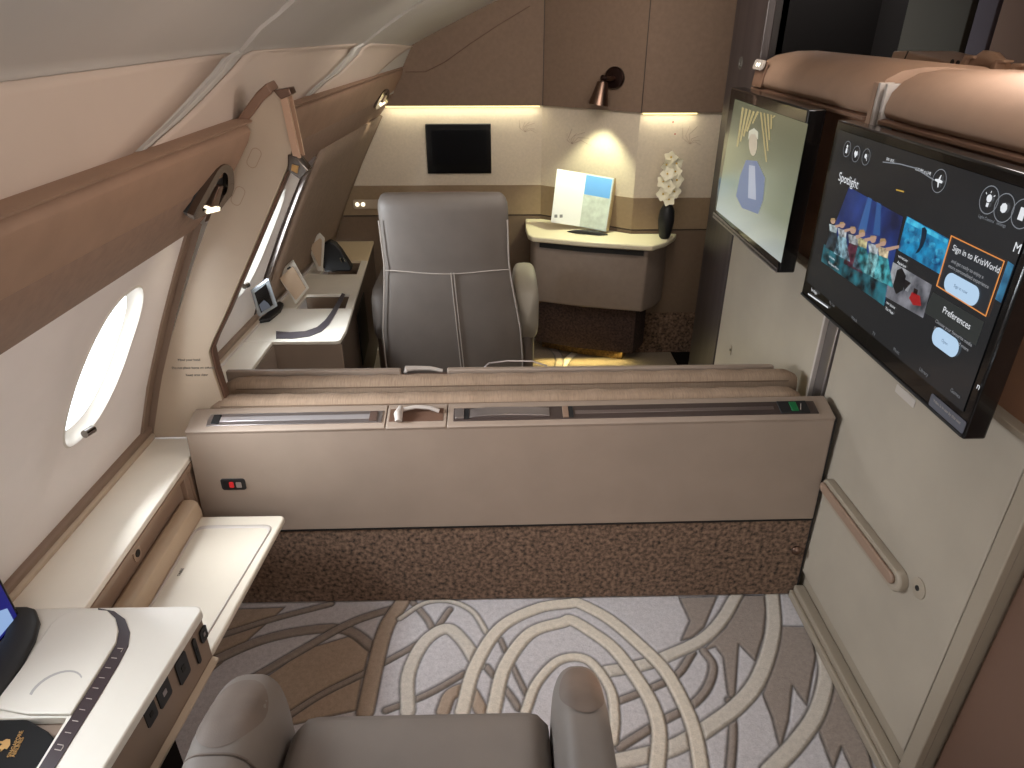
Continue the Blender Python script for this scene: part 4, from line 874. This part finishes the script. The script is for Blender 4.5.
# LED strips tucked under the upper wall
for a, b, k in (((-.60,3.885),(.235,3.885),0),((.72,3.556),(.985,3.556),1)):
    mb = MB(); mb.box(a[0], b[0], a[1]-.005, a[1]+.005, 1.293, 1.2985); o = obj('led_strip', mb, M_led, None); tag(o, ['long warm light strip above the small black screen on the far wall','short warm light strip above the flower vase on the far wall'][k], 'light strip')
area('strip_glow', (-.18,3.865,1.29), (-.18,3.93,.9), .82, .02, .5, (1.0,.95,.70)); area('strip_glow', (.85,3.535,1.29), (.85,3.60,.9), .26, .02, .16, (1.0,.95,.70))
# curved seam on upper wall
mb = MB(); mb.tube([at(x, y, Y=YW-.0225) for x, y in ((405,72),(425,72),(445,62),(470,44),(500,24),(530,6))], .0022, 5); struct(obj('trim_53', mb, M_colside, None))
# faint floral drawings
def sprig(pts, n=0):
    for p in pts:
        mb = MB(); mb.tube(p, .0013, 4); o = obj('wall_drawing', mb, mat('sprig ink', (170,148,128), .8), None); o['kind'] = 'structure'
def dgp(x, y, off=.001):
    nx, ny = .33, .46; L_ = math.hypot(nx, ny); nx /= L_; ny /= L_; c = nx*.25+ny*3.9-off; d = _f+_r*((x-512)/FPX)+_u*((384-y)/FPX); t = c/(nx*d.x+ny*d.y); return Vector((t*d.x, t*d.y, CH+t*d.z))
for bi, base in enumerate(((525,116,'L'),(572,128,'D'),(690,128,'R'))):
    f = {'L': lambda x, y: at(x, y, Y=YW-.001), 'D': dgp, 'R': lambda x, y: at(x, y, Y=3.569)}[base[2]]; dr = MB(); x0_, y0_ = base[0], base[1]+16
    for k in range(6):
        a = -.4-k*.42; l = random.uniform(9, 20)
        dr.tube([f(x0_, y0_), f(x0_+l*.5*math.cos(a), y0_+l*.5*math.sin(a)), f(x0_+l*math.cos(a+.5), y0_+l*math.sin(a+.5))], .0010, 4)
    dd = obj('wall_drawing', dr, mat('sprig ink', (178,158,140), .8), None); tag(dd, ['faint floral line drawing right of the small black wall screen','faint floral line drawing on the cream wall left of the cone lamp','faint floral line drawing on the cream wall above the vase'][bi], 'wall drawing', 'floral drawings on the far wall')
for p in ((673,122),(675,134)):
    b_ = MB(); b_.lathe(at(p[0],p[1],Y=3.569), [(.004,0),(.004,.001)], (0,-1,0), 8); obj('red_blossom', b_, mat('blossom red',(170,60,60),.7), dd)
# small screen
ws = thing('wall_screen', 'small black rectangular screen set in the cream far wall', 'screen', (-.18,3.88,.95))
a, b = at(425,124,Y=3.885), at(491.5,173.5,Y=3.885)
mb = MB(); mb.box(a.x, b.x, 3.885, 3.905, b.z, a.z); obj('bezel', mb, M_black, ws, bevel=.003)
mb = MB(); mb.box(a.x+.030, b.x-.026, 3.8835, 3.886, b.z+.045, a.z-.030); obj('display', mb, mat('display off',(16,17,20),.1), ws)
# socket lamp
sl = thing('reading_lamp', 'small twin-bulb light in a beige wall recess left of the chair', 'light', (-.74,3.89,.77))
mb = MB(); mb.prism(rrect((-.72,3.892,.785), (1,0,0), (0,0,1), .17, .052, .012), (0,-.006,0)); obj('plate', mb, M_column, sl, bevel=.002)
for dx in (-.05,-.018):
    mb = MB(); mb.lathe((-.72+dx-.01,3.885,.785), [(.012,0),(.010,.005)], (0,-1,0), 12); obj('bulb', mb, M_spotled, sl)
# sconce
sn = thing('wall_sconce', 'bronze cone wall lamp with round dark backplate over the desk', 'lamp', (.588,3.657,1.30))
base = dgp(615,78,.022); nrm = Vector((-.33,-.46,0)).normalized()*1.0
mb = MB(); mb.lathe(base, [(.052,0),(.052,.010),(.046,.016),(.012,.018)], nrm, 28); obj('backplate', mb, mat('dark bronze',(50,34,30),.3,metal=.8), sn)
elbow = base+nrm*.065+Vector((-.025,0,.004)); 
mb = MB(); mb.tube([base+nrm*.014, base+nrm*.05, elbow], .011, 10); arm_ = obj('arm', mb, M_bronze, sn)
mb = MB(); mb.lathe(elbow, [(.006,-.016),(.014,-.010),(.014,.010),(.006,.016)], (1,.2,0), 14); obj('joint', mb, mat('dark bronze',(50,34,30),.3,metal=.8), arm_)
ctop = elbow+Vector((-.004,0,-.018)); ax = Vector((-.16,-.10,-1)).normalized()
mb = MB(); mb.lathe(ctop, [(.010,-.012),(.014,-.004),(.026,0),(.050,.105),(.047,.105),(.024,.006),(.012,.004)], ax, 28); obj('shade', mb, M_bronze, sn)
mb = MB(); mb.lathe(ctop+ax*.03, [(.004,0),(.018,.012),(.018,.03),(.004,.044)], ax, 14); obj('bulb', mb, M_spotled, sn)
l = bpy.data.lights.new('sconce_spot', 'SPOT'); l.energy = 13; l.color = (.95,1,.66); l.spot_size = 1.5; l.spot_blend = .5; l.shadow_soft_size = .012
lo = bpy.data.objects.new('sconce_spot', l); COL.objects.link(lo); lo.location = ctop+ax*.085; lo.rotation_euler = (ax+Vector((.05,.10,0))).to_track_quat('-Z','Y').to_euler()

# ------------------------------------------------------------------ DESK
dk = thing('corner_desk', 'cream-topped corner desk with a dark drawer slot built along the far wall', 'desk', (.5,3.6,0))
tp = [(.165,3.885),(.158,3.70),(.165,3.56),(.185,3.515),(.45,3.42),(.78,3.335),(.86,3.40),(.93,3.50),(.955,3.562),(.712,3.562),(.255,3.885)]
def extr(p, z0, z1): return [Vector((x, y, z1)) for x, y in p], (0,0,z0-z1)
mb = MB(); mb.prism(*extr(tp, .672, .70)); obj('desk_top', mb, M_desk, dk, bevel=.008, seg=4)
bp_ = [(.195,3.88),(.19,3.57),(.205,3.545),(.45,3.452),(.765,3.372),(.84,3.44),(.90,3.53),(.91,3.558),(.712,3.558),(.255,3.88)]
mb = MB(); mb.prism(*extr(bp_, .33, .671)); obj('desk_body', mb, M_deskb, dk, bevel=.01, seg=3)
kp = [(.225,3.87),(.222,3.60),(.45,3.50),(.745,3.42),(.80,3.50),(.83,3.558),(.712,3.558),(.255,3.87)]
mb = MB(); mb.prism(*extr(kp, .065, .331)); obj('carpet_kick', mb, mat('dark carpet kick',(66,50,46),.95,noise=.4,nscale=90), dk)
kp2 = [(.26,3.87),(.26,3.66),(.45,3.56),(.70,3.48),(.74,3.558),(.712,3.558),(.255,3.87)]
mb = MB(); mb.prism(*extr(kp2, .002, .066)); obj('plinth', mb, mat('glow-lit plinth',(120,92,50),.8,noise=.4,nscale=80), dk)  # underfoot light's warm glow put into the plinth colour
mb = MB(); mb.prism([Vector((.225,3.527,.640)), Vector((.45,3.438,.640)), Vector((.745,3.362,.640)), Vector((.745,3.362,.662)), Vector((.45,3.438,.662)), Vector((.225,3.527,.662))], (0,.03,0)); obj('drawer_slot', mb, M_darker, dk)
area('desk_underlight', (.47,3.47,.058), (.47,3.40,0), .5, .03, .8, (1.0,.84,.34))
# booklet + stand
bo = thing('open_booklet', 'open white booklet with a sky photo page standing on the corner desk', 'booklet', (.45,3.62,.70))
A0, A1, A2 = Vector((.290,3.63,.715)), Vector((.447,3.655,.715)), Vector((.575,3.56,.712)); 
def lean(p, h, dy=.06, dx=.03): return p+Vector((dx, dy, h))
mb = MB(); mb.prism([A0+Vector((0,0,.03)), A1, lean(A1,.265), lean(A0,.295)], (0,.004,.0)); pgl = obj('left_page', mb, mat('paper white',(238,238,240),.6), bo)
mb = MB(); mb.prism([A1, A2, lean(A2,.262,.06,.035), lean(A1,.265)], (.003,.004,0)); pgr = obj('right_page', mb, mat('sky page',(206,216,214),.6), bo)
nr = (A2-A1).cross(Vector((.03,.06,.265))).normalized(); nr = nr if nr.y < 0 else -nr
B1, B2, T2, T1 = A1, A2, lean(A2,.262,.06,.035), lean(A1,.265)
def Q(u, v, o=.0012): return (B1*(1-u)+B2*u)*(1-v)+(T1*(1-u)+T2*u)*v + nr*o
mb = MB(); mb.face([Q(.02,.62), Q(.96,.62), Q(.96,.98), Q(.02,.98)]); obj('sky_photo', mb, mat('photo sky',(110,170,236),.5), pgr, smooth=False)
mb = MB(); mb.face([Q(.02,.02), Q(.96,.02), Q(.96,.62), Q(.02,.62)]); obj('sand_photo', mb, mat('photo sand',(206,216,208),.5,noise=.08,nscale=30), pgr, smooth=False)
nl = Vector((.1,-1,.2)).normalized()
for k, dx in enumerate((.014,.042)):
    mb = MB(); mb.prism(rrect(A0+Vector((dx+.012,.004,.062)), (1,.16,0), (.0,.2,1), .016, .016, .002), nl*.002); obj('page_mark', mb, mat('mark grey',(130,130,136),.6), pgl)
mb = MB(); mb.prism([A2+Vector((.004,.004,.0)), A2+Vector((.020,.03,0)), lean(A2,.262,.06,.035)+Vector((.020,.03,0)), lean(A2,.262,.06,.035)+Vector((.004,.004,0))], (.003,0,0)); obj('back_cover', mb, mat('cover tan',(190,170,130),.6), bo)
bs = MB(); pth = [Vector((.375,3.60,.702)), Vector((.42,3.575,.702)), Vector((.48,3.558,.702)), Vector((.54,3.535,.702)), Vector((.585,3.53,.702))]
bs.loft([[p+Vector((0,-.014*k,0)), p+Vector((0,-.012*k,.016*k)), p+Vector((0,.012*k,.016*k)), p+Vector((0,.014*k,0))] for p, k in zip(pth, (.2,.9,1.1,.9,.2))]); tag(obj('booklet_stand', bs, M_blackm, None, bevel=.002), 'curved black stand holding up the open booklet on the desk', 'stand')
# vase
vz = tag(obj('vase', MB().lathe((.868,3.47,.701), [(.020,0),(.027,.008),(.035,.045),(.041,.095),(.037,.140),(.024,.170),(.017,.180),(.019,.186),(.014,.186),(.012,.170)], (0,0,1), 28), M_blackm, None), 'oval matt black vase on the right end of the corner desk', 'vase')
fl = thing('orchid_spray', 'cream white orchid flowers standing in the black vase', 'flowers', (.868,3.47,.87))
mb = MB(); mb.tube([(.868,3.47,.80),(.865,3.468,.92),(.875,3.465,1.0),(.885,3.46,1.08)], .003, 6); mb.tube([(.868,3.47,.80),(.85,3.46,.95),(.84,3.455,1.05)], .0025, 6); obj('stem', mb, M_stem, fl)
random.seed(9)
def petal(mb, c, d, up, L, w):
    d = d.normalized(); s = d.cross(up).normalized(); nn = s.cross(d)
    rows = []
    for i in range(6):
        t = i/5; ww = w*math.sin(PI*(t*.85+.1)); ctr = c+d*L*t+nn*.006*math.sin(PI*t)
        rows.append([ctr-s*ww+nn*.003, ctr, ctr+s*ww+nn*.003])
    mb.loft(rows, False, False)
k = 0
for zc, xo in ((.905,.0),(.93,-.03),(.945,.025),(.97,-.005),(.99,-.038),(1.0,.03),(1.03,-.02),(1.04,.015),(1.075,-.028),(1.08,.02),(1.11,-.005)):
    c = Vector((.866+xo+random.uniform(-.006,.006), 3.45+random.uniform(-.01,.01), zc)); mb = MB(); face = Vector((random.uniform(-.5,.5), -1, random.uniform(-.3,.4))).normalized(); a0 = random.random()*6
    s1_ = face.cross(Vector((0,0,1))).normalized(); s2_ = s1_.cross(face)
    for j in range(5):
        a = a0+j*2*PI/5; petal(mb, c, s1_*math.cos(a)+s2_*math.sin(a)+face*.25, face, .037, .018)
    b = obj('blossom', mb, M_yel, fl, ang=80); mb = MB(); mb.lathe(c, [(.001,0),(.005,.003),(.004,.009),(.001,.012)], face, 8); obj('blossom_centre', mb, mat('blossom yellow',(214,180,70),.6), b); k += 1

# ------------------------------------------------------------------ FAR CONSOLE (left)
fc = thing('side_console', 'long far-suite side console beside the swivel chair with flip-up lids', 'console', (-.78,3.0,.3))
Zc = .577
def wx(Y, z=.58): return Wx(z, Y)+.03
def xin(Y): return -.613 - (Y-2.49)*.068
LE = .905
# top pieces around two open wells (Y 2.84..3.02 and 3.30..3.52)
def slabp(poly, nm, m=M_ledge, z0=Zc-.016, z1=Zc, par=fc):
    mb = MB(); mb.prism([Vector((x, y, z1)) for x, y in poly], (0,0,z0-z1)); return obj(nm, mb, m, par, bevel=.003)
slabp([(wx(1.84),1.84),(wx(2.49),2.49),(-.893,2.49),(-.905,1.84)], 'ledge_top')
slabp([(wx(2.49),2.492),(wx(2.84),2.84),(xin(2.84),2.84),(xin(2.60),2.60)] + [(-.613-.012,2.50),(-.64,2.49)], 'console_top', mat('console white top',(232,226,214),.35))
slabp([(wx(3.02),3.02),(wx(3.30),3.30),(xin(3.30),3.30),(xin(3.02),3.02)], 'console_top')
slabp([(wx(3.52),3.52),(wx(3.88),3.88),(xin(3.88),3.88),(xin(3.52),3.52)], 'console_top', mat('console far top',(214,194,160),.4))
for y0, y1 in ((2.84,3.02),(3.30,3.52)):
    slabp([(xin(y0)-.035,y0),(xin(y1)-.035,y1),(xin(y1),y1),(xin(y0),y0)], 'well_edge'); slabp([(wx(y0),y0),(wx(y1),y1),(-.885,y1),(-.885,y0)], 'well_edge')
    mb = MB(); mb.box(-.89, xin(y0)-.03, y0-.01, y1+.01, .44, .47); obj('well_floor', mb, M_ledgeE, fc)
    mb = MB(); mb.box(-.89, xin(y0)-.03, y1, y1+.008, .44, .56); obj('well_wall', mb, M_lower, fc)
mb = MB(); mb.prism([(xin(2.50)-.006,2.50,.02),(xin(3.88)-.006,3.88,.02),(xin(3.88)-.006,3.88,.560),(xin(2.50)-.006,2.50,.560)], (-.02,0,0)); obj('side_panel', mb, mat('console side brown',(84,70,60),.5), fc)
mb = MB(); mb.box(-.905, -.622, 2.497, 2.515, .02, .560); obj('end_panel', mb, M_panel, fc, bevel=.004)
mb = MB(); mb.prism([(-.905,1.86,.02),(-.89,2.50,.02),(-.89,2.50,.560),(-.905,1.86,.560)], (-.01,0,0)); obj('ledge_side', mb, M_deskb, fc)
mb = MB(); mb.box(-.89,-.64,2.14,2.49,.30,.315); obj('inner_shelf', mb, M_panel, fc)
mb = MB(); mb.prism([(xin(2.95)-.004,2.95,.24),(xin(3.25)-.004,3.25,.24),(xin(3.25)-.004,3.25,.50),(xin(2.95)-.004,2.95,.50)], (.004,0,0)); obj('side_niche', mb, M_darker, fc)
# dark curved control strip
si = [at(x, y, Z=Zc+.004) for x, y in ((276,331),(290,332),(305,331),(317,327),(325,320),(331,312),(337,302),(342,293))]
so = [at(x, y, Z=Zc+.004) for x, y in ((276,338),(292,338),(309,336),(321,331),(329,324),(335,314),(341,303),(345,294))]
mb = MB(); mb.loft([[a, b, b-Vector((0,0,.004)), a-Vector((0,0,.004))] for a, b in zip(si, so)]); obj('control_strip', mb, mat('control strip grey', (84,80,86), .3), fc)
# lids
def lid(px, nm, y, m, depth=.012):
    P_ = [at(x, yy, Y=y) for x, yy in px]
    # lean: shift upper points toward the wall in depth
    z0 = min(p.z for p in P_); P_ = [at(x, yy, Y=y+(p.z-z0)*.15) for (x, yy), p in zip(px, P_)]
    mb = MB(); mb.prism(P_, (-.006,depth,0)); return obj(nm, mb, m, fc, bevel=.003)
l1 = lid(((277,275),(293.5,260),(309,288),(296,304.5)), 'storage_lid', 2.83, M_ivory)
mb = MB(); mb.prism([at(x, y, Y=2.826+.0) for x, y in ((280,278),(293,266),(306,288),(296,300))], (0,-.004,0)); obj('lid_lining', mb, mat('lid lining',(196,172,146),.6), l1)
mb = MB(); mb.prism(rrect(at(289,268,Y=2.82), (1,0,.7), (-.7,0,1), .018, .008, .003), (0,-.003,0)); obj('lid_catch', mb, M_darker, l1)
l2 = lid(((307,245),(320,233),(325,238),(323,271),(318,271)), 'storage_lid', 3.30, M_ivory)
mb = MB(); mb.prism([at(x, y, Y=3.296) for x, y in ((310,246),(320,238),(322,240),(321,266),(319,266))], (0,-.004,0)); obj('lid_lining', mb, mat('lid lining',(196,172,146),.6), l2)
# black case standing in the far well
hp = MB(); ctr = [at(x, y, Y=3.40) for x, y in ((322,268),(320,255),(323,244),(329,241),(335,244),(341,251),(348,262),(352,268),(350,272),(324,272))]
hp.prism(ctr, (0,.05,0)); hpo = obj('headphone_case', hp, M_blackm, None, bevel=.010, seg=3); tag(hpo, 'black rounded headphone case standing in the far console well', 'case')
for k, x in enumerate((340,343)):
    mb = MB(); mb.tube([at(x, 258, Y=3.392), at(x+2, 262, Y=3.392)], .004, 6); obj('chrome_slider', mb, M_chrome, hpo)
# photo frame on cradle
pf = thing('phone_dock', 'glossy phone standing in a small black dock on the far ledge under the window', 'phone', (-.94,2.62,.577))
q0 = [at(x, y, Y=2.55) for x, y in ((252.5,291),(269,279),(278,306),(260,317))]
mb = MB(); mb.prism(q0, (-.012,.010,0)); hsg = obj('phone', mb, mat('phone silver',(170,176,182),.25,metal=.5), pf, bevel=.002)
cc = sum(q0, Vector())/4
mb = MB(); mb.face([at(x, y, Y=2.547) for x, y in ((254.5,293),(266,284),(273,305),(261,313))]); sc3 = obj('phone_screen', mb, M_black, hsg, smooth=False)
mb = MB(); mb.face([at(x, y, Y=2.545) for x, y in ((259,305),(264,300),(268,303),(271,307),(262,312))]); obj('screen_picture', mb, em('phone pic',(96,100,110),.7), sc3, smooth=False)
mb = MB(); ring = [at(258,324,Z=.579), at(270,322,Z=.579), at(281,313,Z=.579), at(284,306,Z=.579), at(280,304,Z=.579), at(268,312,Z=.579), at(256,318,Z=.579)]
mb.prism(ring, (0,0,.016)); obj('dock', mb, M_blackm, pf, bevel=.005, seg=3)
mb = MB(); mb.tube([at(257,318,Z=.59), at(256,310,Z=.60)+Vector((0,.01,.02))], .009, 8); obj('dock_arm', mb, M_blackm, pf)

# ------------------------------------------------------------------ FAR CHAIR (seen from behind)
chf = thing('swivel_armchair', 'grey leather swivel armchair seen from behind in the far suite', 'armchair', (-.20,3.05,0))
def back_halfw(z):
    return float(np.interp(z, [.22,.34,.50,.72,.80,1.0,1.06,1.09], [.300,.312,.305,.272,.262,.262,.255,.20]))
def chair_back():
    mb = MB(); loops = []; 
    zs = list(np.linspace(.22, 1.03, 21)) + [1.05,1.066,1.077,1.085,1.090]
    for z in zs:
        hw = back_halfw(z); yc = 2.745 - (z-.7)*.04 ; cx = -.195 - (z-.3)*.028
        th = .055*(1 if z < 1.03 else math.sqrt(max(.04, 1-((z-1.03)/.0615)**2)))
        hw = back_halfw(min(z, 1.0))
        if z > 1.03: hw = .262*(.86+.14*math.sqrt(max(0, 1-((z-1.03)/.0605)**2)))
        seamd = .012*math.exp(-((z-.775)/.012)**2)
        L_ = []
        N_ = 40
        for k in range(N_):
            a = 2*PI*k/N_; c, s = math.cos(a), math.sin(a); e = .42
            x = cx+hw*math.copysign(abs(c)**e, c); y = yc+.055+th*math.copysign(abs(s)**.6, s) 
            if s < 0:
                y += seamd + (.012*math.exp(-((x-(cx+.02))/.010)**2) if z < .775 else 0) - .018*math.cos((x-cx)/hw*PI/2)
            L_.append(Vector((x, y, z)))
        loops.append(L_)
    mb.loft(loops); return mb
obj('backrest', chair_back(), M_leather, chf, ang=80)
def bz_(z): return -.195-(z-.3)*.028
def bY(x, z): hw = back_halfw(z); cx = bz_(z); return 2.745-(z-.7)*.04 - .018*math.cos(min(1, abs(x-cx)/hw)*PI/2)
mb = MB(); mb.tube([(bz_(.775)+t*.262, bY(bz_(.775)+t*.25,.775)+.004, .775-.006*math.cos(t*PI)) for t in np.linspace(-.98,.98,24)], .0025, 6); obj('piping', mb, M_piping, chf)
for dx in (-.003+.02,.009+.02):
    mb = MB(); mb.tube([(bz_(z)+dx+(.775-z)*.03, bY(bz_(z),z)-.001, z) for z in np.linspace(.30,.775,10)], .0022, 6); obj('piping', mb, M_piping, chf)
for s in (-1, 1):
    mb = MB(); mb.tube([(bz_(z)+s*(back_halfw(z)*.985), 2.752-(z-.7)*.04, z) for z in np.linspace(.24,.99,18)], .003, 6); obj('piping', mb, M_piping, chf)
mb = MB(); mb.tube([(bz_(1.07)+t, 2.79+.01, 1.088-.02*abs(t/.24)**4) for t in np.linspace(-.20,.20,16)], .004, 6); obj('piping', mb, M_terra_d, chf, label='brown top piping')
def pad(mb, cx, y0, y1, z0, z1, w, r=.35):
    loops = []
    for i in range(15):
        t = i/14; y = y0+(y1-y0)*t; k = math.sqrt(max(.04, 1-(2*t-1)**6))
        loops.append([Vector((cx+w/2*k*math.copysign(abs(math.cos(a))**r, math.cos(a)), y, (z0+z1)/2+(z1-z0)/2*k*math.copysign(abs(math.sin(a))**r, math.sin(a)))) for a in np.linspace(0,2*PI,25)[:-1]])
    mb.loft(loops); return mb
for s, cx in ((-1,-.522),(1,.132)):
    mb = MB(); pad(mb, cx, 2.84, 3.36, .38, .645, .12 if s > 0 else .10, .5); obj('armrest', mb, M_leather if s < 0 else mat('armrest pale',(150,142,130),.5), chf, ang=80)
    mb = MB(); pad(mb, cx+.0, 2.86, 3.38, .15, .52, .08, .5); obj('arm_side', mb, M_leatherd, chf, ang=80)
mb = MB(); pad(mb, -.20, 2.82, 3.40, .30, .46, .55, .5); obj('seat', mb, M_leather, chf, ang=80)
mb = MB(); mb.box(-.48,.10,2.84,3.35,.10,.31); obj('seat_base', mb, M_leatherd, chf, bevel=.03, seg=3)
mb = MB(); mb.lathe((-.19,3.1,0), [(.24,0),(.24,.03),(.12,.05),(.10,.105)], (0,0,1), 24); obj('pedestal', mb, M_dark, chf)

# ------------------------------------------------------------------ NEAR CHAIR
chn_ = thing('armchair', 'grey leather armchair seat and two armrests at the bottom of the picture', 'armchair', (-.17,.62,0))
def arm_sec(A, y):
    cx0, cx1, w, ztop, facet, yt = A
    k = math.sqrt(max(.04, 1-(1-min(1, (yt-y)/.05))**2)); cx = cx0+(cx1-cx0)*(yt-y)/.6
    return cx, w/2*(.62+.38*k), ztop-facet*(1-smooth01((yt-y)/.16))-.02*(1-k), .12
def arm_h(A, x, y):
    cx, hw, zt, zb = arm_sec(A, y); c = min(.999, abs(x-cx)/hw)**(1/.62); return (zt+zb)/2+(zt-zb)/2*(1-c*c)**(.5*.30)
def arm(A, pad_):
    yt = A[5]; ys = [yt, yt-.003, yt-.008, yt-.016, yt-.028, yt-.045, yt-.065, yt-.09, yt-.12, yt-.16, yt-.22, yt-.32, yt-.45, yt-.62]; loops = []
    for y in ys:
        cx, hw, zt, zb = arm_sec(A, y); L_ = []
        for a in np.linspace(0, 2*PI, 41)[:-1]:
            c, s_ = math.cos(a), math.sin(a); L_.append(Vector((cx+hw*math.copysign(abs(c)**.62, c), y, (zt+zb)/2+(zt-zb)/2*math.copysign(abs(s_)**.30, s_))))
        loops.append(L_)
    mb = MB(); mb.loft(loops); o = obj('armrest', mb, M_leather, chn_, ang=80)
    pcx, pcy, pw, pl = pad_; rings_ = []
    for r in (1, .8, .55, .3, .1, .001):
        rings_.append([Vector((pcx+pw/2*r*math.cos(a), pcy+pl/2*r*math.sin(a), arm_h(A, pcx+pw/2*r*math.cos(a), pcy+pl/2*r*math.sin(a))+(.0008 if r == 1 else .0022))) for a in np.linspace(0, 2*PI, 33)[:-1]])
    mb = MB(); mb.loft(rings_, True, False); obj('shaded_arm_pad', mb, M_leatherd, o, ang=80); return o  # same leather darkened: shade of the sloping facet put into colour
AR = (.148, .140, .104, .640, .045, .925); AL = (-.482, -.468, .135, .630, .04, .925)
ar = arm(AR, (.1475, .845, .082, .135)); al = arm(AL, (-.480, .815, .112, .165))
mb = MB(); mb.tube([Vector((AL[0]+.007+t*.062, .722, arm_h(AL, AL[0]+.005+t*.062, .722)+.001)) for t in np.linspace(-.97,.97,14)], .0025, 6); obj('seam', mb, M_leatherd, al)
mb = MB(); loops = []
for i in range(25):
    x = -.398+.488*i/24; e = min(x+.398, .09-x)/.04; k = 1 if e > 1 else math.sqrt(max(.05, 1-(1-e)**2))
    pr = [(.30,.51),(.60,.522),(.76,.526),(.82,.524),(.86,.515),(.885,.497),(.897,.467),(.899,.41),(.893,.34),(.87,.28),(.30,.28)]
    loops.append([Vector((x, .30+(y-.30)*(.97+.03*k), .28+(z-.28)*(.88+.12*k))) for y, z in pr])
mb.loft(loops); obj('seat', mb, M_leather, chn_, ang=70)
mb = MB(); pr = [(.30,.47),(.32,.9),(.24,1.08),(.12,1.10),(.08,1.0),(.12,.47)]
mb = MB(); mb.loft([[Vector((x, y-.10, z)) for y, z in pr] for x in (-.40,-.16,.08)]); obj('backrest', mb, M_leather, chn_, bevel=.03, seg=3)
mb = MB(); mb.box(-.42,.10,.30,.82,.06,.29); obj('seat_base', mb, M_leatherd, chn_, bevel=.02)
mb = MB(); mb.lathe((-.16,.56,0), [(.24,0),(.24,.03),(.12,.065)], (0,0,1), 24); obj('pedestal', mb, M_dark, chn_)

# cabin wall behind the photographer
wb = MB(); wb.box(-1.3, 2.3, -1.32, -1.28, 0, 2.1); struct(obj('wall_back', wb, M_panel, None))
